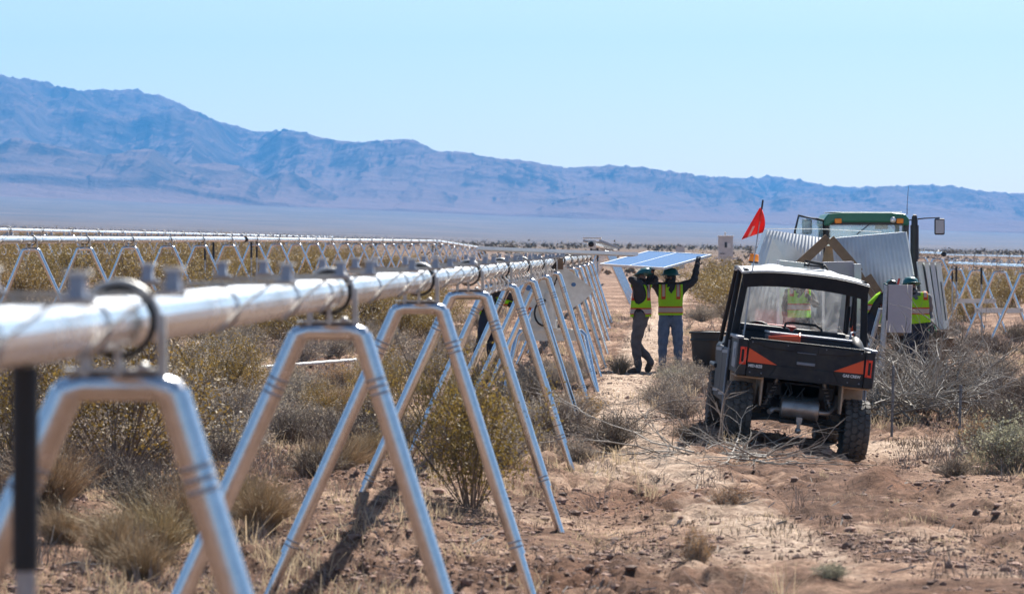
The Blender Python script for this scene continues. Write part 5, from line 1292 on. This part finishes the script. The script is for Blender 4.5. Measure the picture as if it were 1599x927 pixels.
D = 65.; tx = X_at(1353, D); tg_ = g1(tx, D)
tr = thing('tractor', 'green farm tractor parked behind the module stacks, facing the camera', 'tractor', (tx, D, tg_))
zr = lambda py, d=D: CAMZ-(py-HY)/F*d-tg_
m = MB(); W_ = .87
pro = [(-W_, zr(352)), (-W_*.99, zr(342)), (-W_*.90, zr(334)), (-W_*.6, zr(332)), (W_*.6, zr(332)), (W_*.90, zr(334)), (W_*.99, zr(342)), (W_, zr(352)), (W_*.86, zr(352)), (W_*.80, zr(347)), (-W_*.80, zr(347)), (-W_*.86, zr(352))]
m.prism(pro[::-1], 1.6, Matrix.Translation((0, -.05, 0))); m.build('cab_roof', GREENT, tr, bevel=.03)
m = MB(); m.box((0, .70, zr(331.3)), (1.45, 1.3, .02)); m.build('roof_cap', PEDGE, tr, bevel=.008)
m = MB()
for s in (-1, 1):
    m.bar((s*.80, .05, zr(350)), (s*.76, .1, 1.1), .10, .10); m.bar((s*.80, 1.45, zr(350)), (s*.78, 1.45, 1.0), .08, .08)
m.box((0, .05, zr(349)), (1.5, .08, .06)); m.box((0, .75, 1.05), (1.5, 1.4, .2)); m.build('cab_frame', CABT, tr)
m = MB(); m.add([(-.75, .06, 1.15), (.75, .06, 1.15), (.77, .02, zr(350)), (-.77, .02, zr(350))], [(0, 1, 2, 3)]); m.build('windscreen', CABGL, tr)
m = MB(); m.add([(-.78, 1.46, 1.15), (.78, 1.46, 1.15), (.78, 1.46, zr(350)), (-.78, 1.46, zr(350))], [(0, 1, 2, 3)]); m.build('rear_window', CABGL, tr)
for px in (1308, 1404.5): m = MB(); m.box((X_at(px, D)-tx, -.09, zr(345)), (.14, .08, .10)); m.build('amber_light', AMBER, tr, bevel=.02)
m = MB(); m.lathe([(0, -.05), (.055, -.05), (.06, .0), (.03, .05)], 16, 0, Matrix.Translation((X_at(1393.5, D)-tx, -.10, zr(343.5))) @ Matrix.Rotation(-PI/2, 4, 'X')); m.build('work_light', GLASSF, tr)
m = MB(); m.bar((-.20, -.0, zr(366)), (.08, -.01, zr(349)), .015, .02); m.build('wiper', BLACKR, tr)
m = MB(); m.box((.36, .5, zr(353)), (.26, .03, .12)); m.build('inside_mirror', GLASSF, tr)
m = MB(); m.box((0, 1.0, 1.55), (.5, .14, .7)); m.box((0, .7, 1.2), (.5, .5, .14)); m.build('seat', CABT, tr, bevel=.04)
m = MB(); m.tube([(.22*math.cos(a), .38, 1.75+.16*math.sin(a)) for a in np.linspace(0, 2*PI, 18, endpoint=False)], .015, 6, closed=True); m.tube([(0, .38, 1.75), (0, .25, 1.3)], .03, 8); m.build('steering_wheel', BLACKR, tr)
ex = X_at(1432, 64)-tx
m = MB(); m.tube([(ex, -.6, .9), (ex, -.6, zr(345)), (ex, -.6, zr(338))], [.065, .065, .05], 14); m.tube([(ex, -.6, zr(405)), (ex, -.6, zr(352))], .085, 14); m.tube([(ex, -.6, zr(345)), (ex, -.62, zr(336))], .04, 10); m.build('exhaust_stack', BLACKR, tr)
for px, arm0, w, h, nm in ((1464.5, .85, .21, .33, 'mirror'), (1258.5, -.85, .20, .30, 'mirror')):
    mx_ = X_at(px, D)-tx; m = MB(); m.box((mx_, -.25, zr(354)), (w, .06, h)); mo = m.build('mirror', BLACKR, tr, bevel=.03)
    g = MB(); g.box((mx_, -.284, zr(354)), (w*.78, .006, h*.82)); g.build('mirror_glass', BOARD, mo)
    g = MB(); g.tube([(arm0, -.0, zr(344)), ((arm0+mx_)/2, -.18, zr(341)), (mx_, -.25, zr(340)), (mx_, -.25, zr(345))], .014, 6); g.build('mirror_arm', BLACKR, mo)
xl, xr = X_at(1237, D)-tx, X_at(1286, D)-tx
m = MB(); fr = [(xr, .02, zr(345)), (X_at(1243, D)-tx, -.6, zr(337)), (xl, -.62, zr(362)), (xl-.02, -.62, 1.2), (xr, .02, 1.2)]
m.tube(fr, .022, 8, closed=True); dr = m.build('open_door', BLACKR, tr)
m = MB(); m.add(fr, [tuple(range(5))]); m.build('door_glass', CABGL, dr)
m = MB(); m.tube([(.86, .3, zr(335)), (.865, .3, zr(318)), (.89, .3, zr(290))], [.010, .006, .004], 6); m.build('antenna', BLACKR, tr)
m = MB(); m.prism([(-.42, .75), (.42, .75), (.42, 1.45), (.32, 1.62), (-.32, 1.62), (-.42, 1.45)], 2.2, Matrix.Translation((0, -2.25, 0))); m.build('hood', GREENT, tr, bevel=.04)
def big_wheel(R0, W):
    t = MB(); MYm = Matrix.Rotation(PI/2, 4, 'Y'); t.lathe([(R0*.6, -W*.45), (R0*.85, -W*.5), (R0*.95, -W*.42), (R0*.96, 0), (R0*.95, W*.42), (R0*.85, W*.5), (R0*.6, W*.45)], 40, 0, MYm)
    for i in range(20):
        for s in (-1, 1):
            M = Matrix.Rotation(2*PI*(i+(.5 if s > 0 else 0))/20, 4, 'X') @ Matrix.Translation((s*W*.24, 0, R0*.97)) @ Matrix.Rotation(s*.7, 4, 'Z'); t.box((0, 0, 0), (W*.55, R0*.07, R0*.07), None)
            for q in range(8): t.v[-8+q] = tuple(M @ Vector(t.v[-8+q]))
    r = MB(); r.lathe([(0, W*.1), (R0*.3, W*.1), (R0*.5, W*.25), (R0*.62, W*.42), (R0*.62, -W*.42), (R0*.3, -W*.2), (0, -W*.2)], 28, 0, MYm); return t, r
for R0, W, xx, yy in ((.92, .50, .95, 1.0), (.66, .40, .85, -1.7)):
    t, r = big_wheel(R0, W); tm, rm = t.mesh('tyre', TYRE), r.mesh('wheel', AMBER)
    for s in (-1, 1): o = link('wheel', rm, tr, (s*xx, yy, R0)); link('tyre', tm, o)
rp_ = [P(1188, 357, 61), P(1285, 357.5, 61), P(1376, 362, 61)]
m = MB(); m.tube([p-rp_[1] for p in rp_], .007, 6); m.tube([P(1375, 362, 61)-rp_[1], P(1310, 350, 61)-rp_[1]], .004, 5) if False else None
tag(m.build('rope', WHITEP, None, rp_[1]), 'thin pale rope stretched across the tops of the module stacks', 'rope')

# ------------------------------------------------------------------ air, light, camera
hz = MB(); hz.box((0, 2500, 620/2-4+80), (36000, 26000, 640+160)); 
zb = -6.; hz = MB(); hz.add([(x, y, z) for z in (zb, 660) for y in (-6000, 9950) for x in (-13000, 13000)], [(0, 2, 3, 1), (4, 5, 7, 6), (0, 1, 5, 4), (2, 6, 7, 3), (0, 4, 6, 2), (1, 3, 7, 5)])
m, N, L, b_ = mat('haze_air'); N.remove(b_); pv = N.new('ShaderNodeVolumePrincipled'); pv.inputs['Color'].default_value = (.10, .44, 1, 1); pv.inputs['Density'].default_value = 0.000086; pv.inputs['Anisotropy'].default_value = .08
L.new(pv.outputs[0], N['Material Output'].inputs['Volume'])
tag(hz.build('haze', m), 'pale blue desert haze in front of the mountains', 'haze', kind='stuff')

sdir = Vector((.41, .96, 1.0)).normalized()
w = bpy.data.worlds.new('World'); S.world = w; w.use_nodes = True; N = w.node_tree.nodes; L = w.node_tree.links
sk = N.new('ShaderNodeTexSky'); sk.sky_type = 'NISHITA'; sk.sun_disc = False; sk.sun_elevation = math.asin(sdir.z); sk.sun_rotation = math.atan2(sdir.x, sdir.y); sk.altitude = 800; sk.air_density = 1.0; sk.dust_density = 1.2; sk.ozone_density = .3
L.new(sk.outputs[0], N['Background'].inputs['Color']); N['Background'].inputs['Strength'].default_value = .05
sl = bpy.data.lights.new('sun', 'SUN'); sl.energy = 5.0; sl.angle = R(.53); sl.color = (1, .95, .88)
so = bpy.data.objects.new('sun', sl); COL.objects.link(so); so.rotation_euler = (-sdir).to_track_quat('-Z', 'Y').to_euler()
cam = bpy.data.cameras.new('camera'); co = bpy.data.objects.new('camera', cam); COL.objects.link(co); S.camera = co
co.location = (0, 0, CAMZ); co.rotation_euler = (PI/2, 0, 0); cam.sensor_width = 36; cam.lens = F/1599*36; cam.shift_y = -(463.5-HY)/1599
cam.clip_start = .1; cam.clip_end = 40000; cam.dof.use_dof = True; cam.dof.focus_distance = 46; cam.dof.aperture_fstop = 4.6
S.view_settings.view_transform = 'Standard'; S.view_settings.look = 'None'; S.view_settings.exposure = 1.32; S.view_settings.gamma = 1; S.view_settings.use_curve_mapping = False
S.cycles.use_denoising = True
S.cycles.max_bounces = 8; S.cycles.transparent_max_bounces = 12; S.cycles.volume_bounces = 0
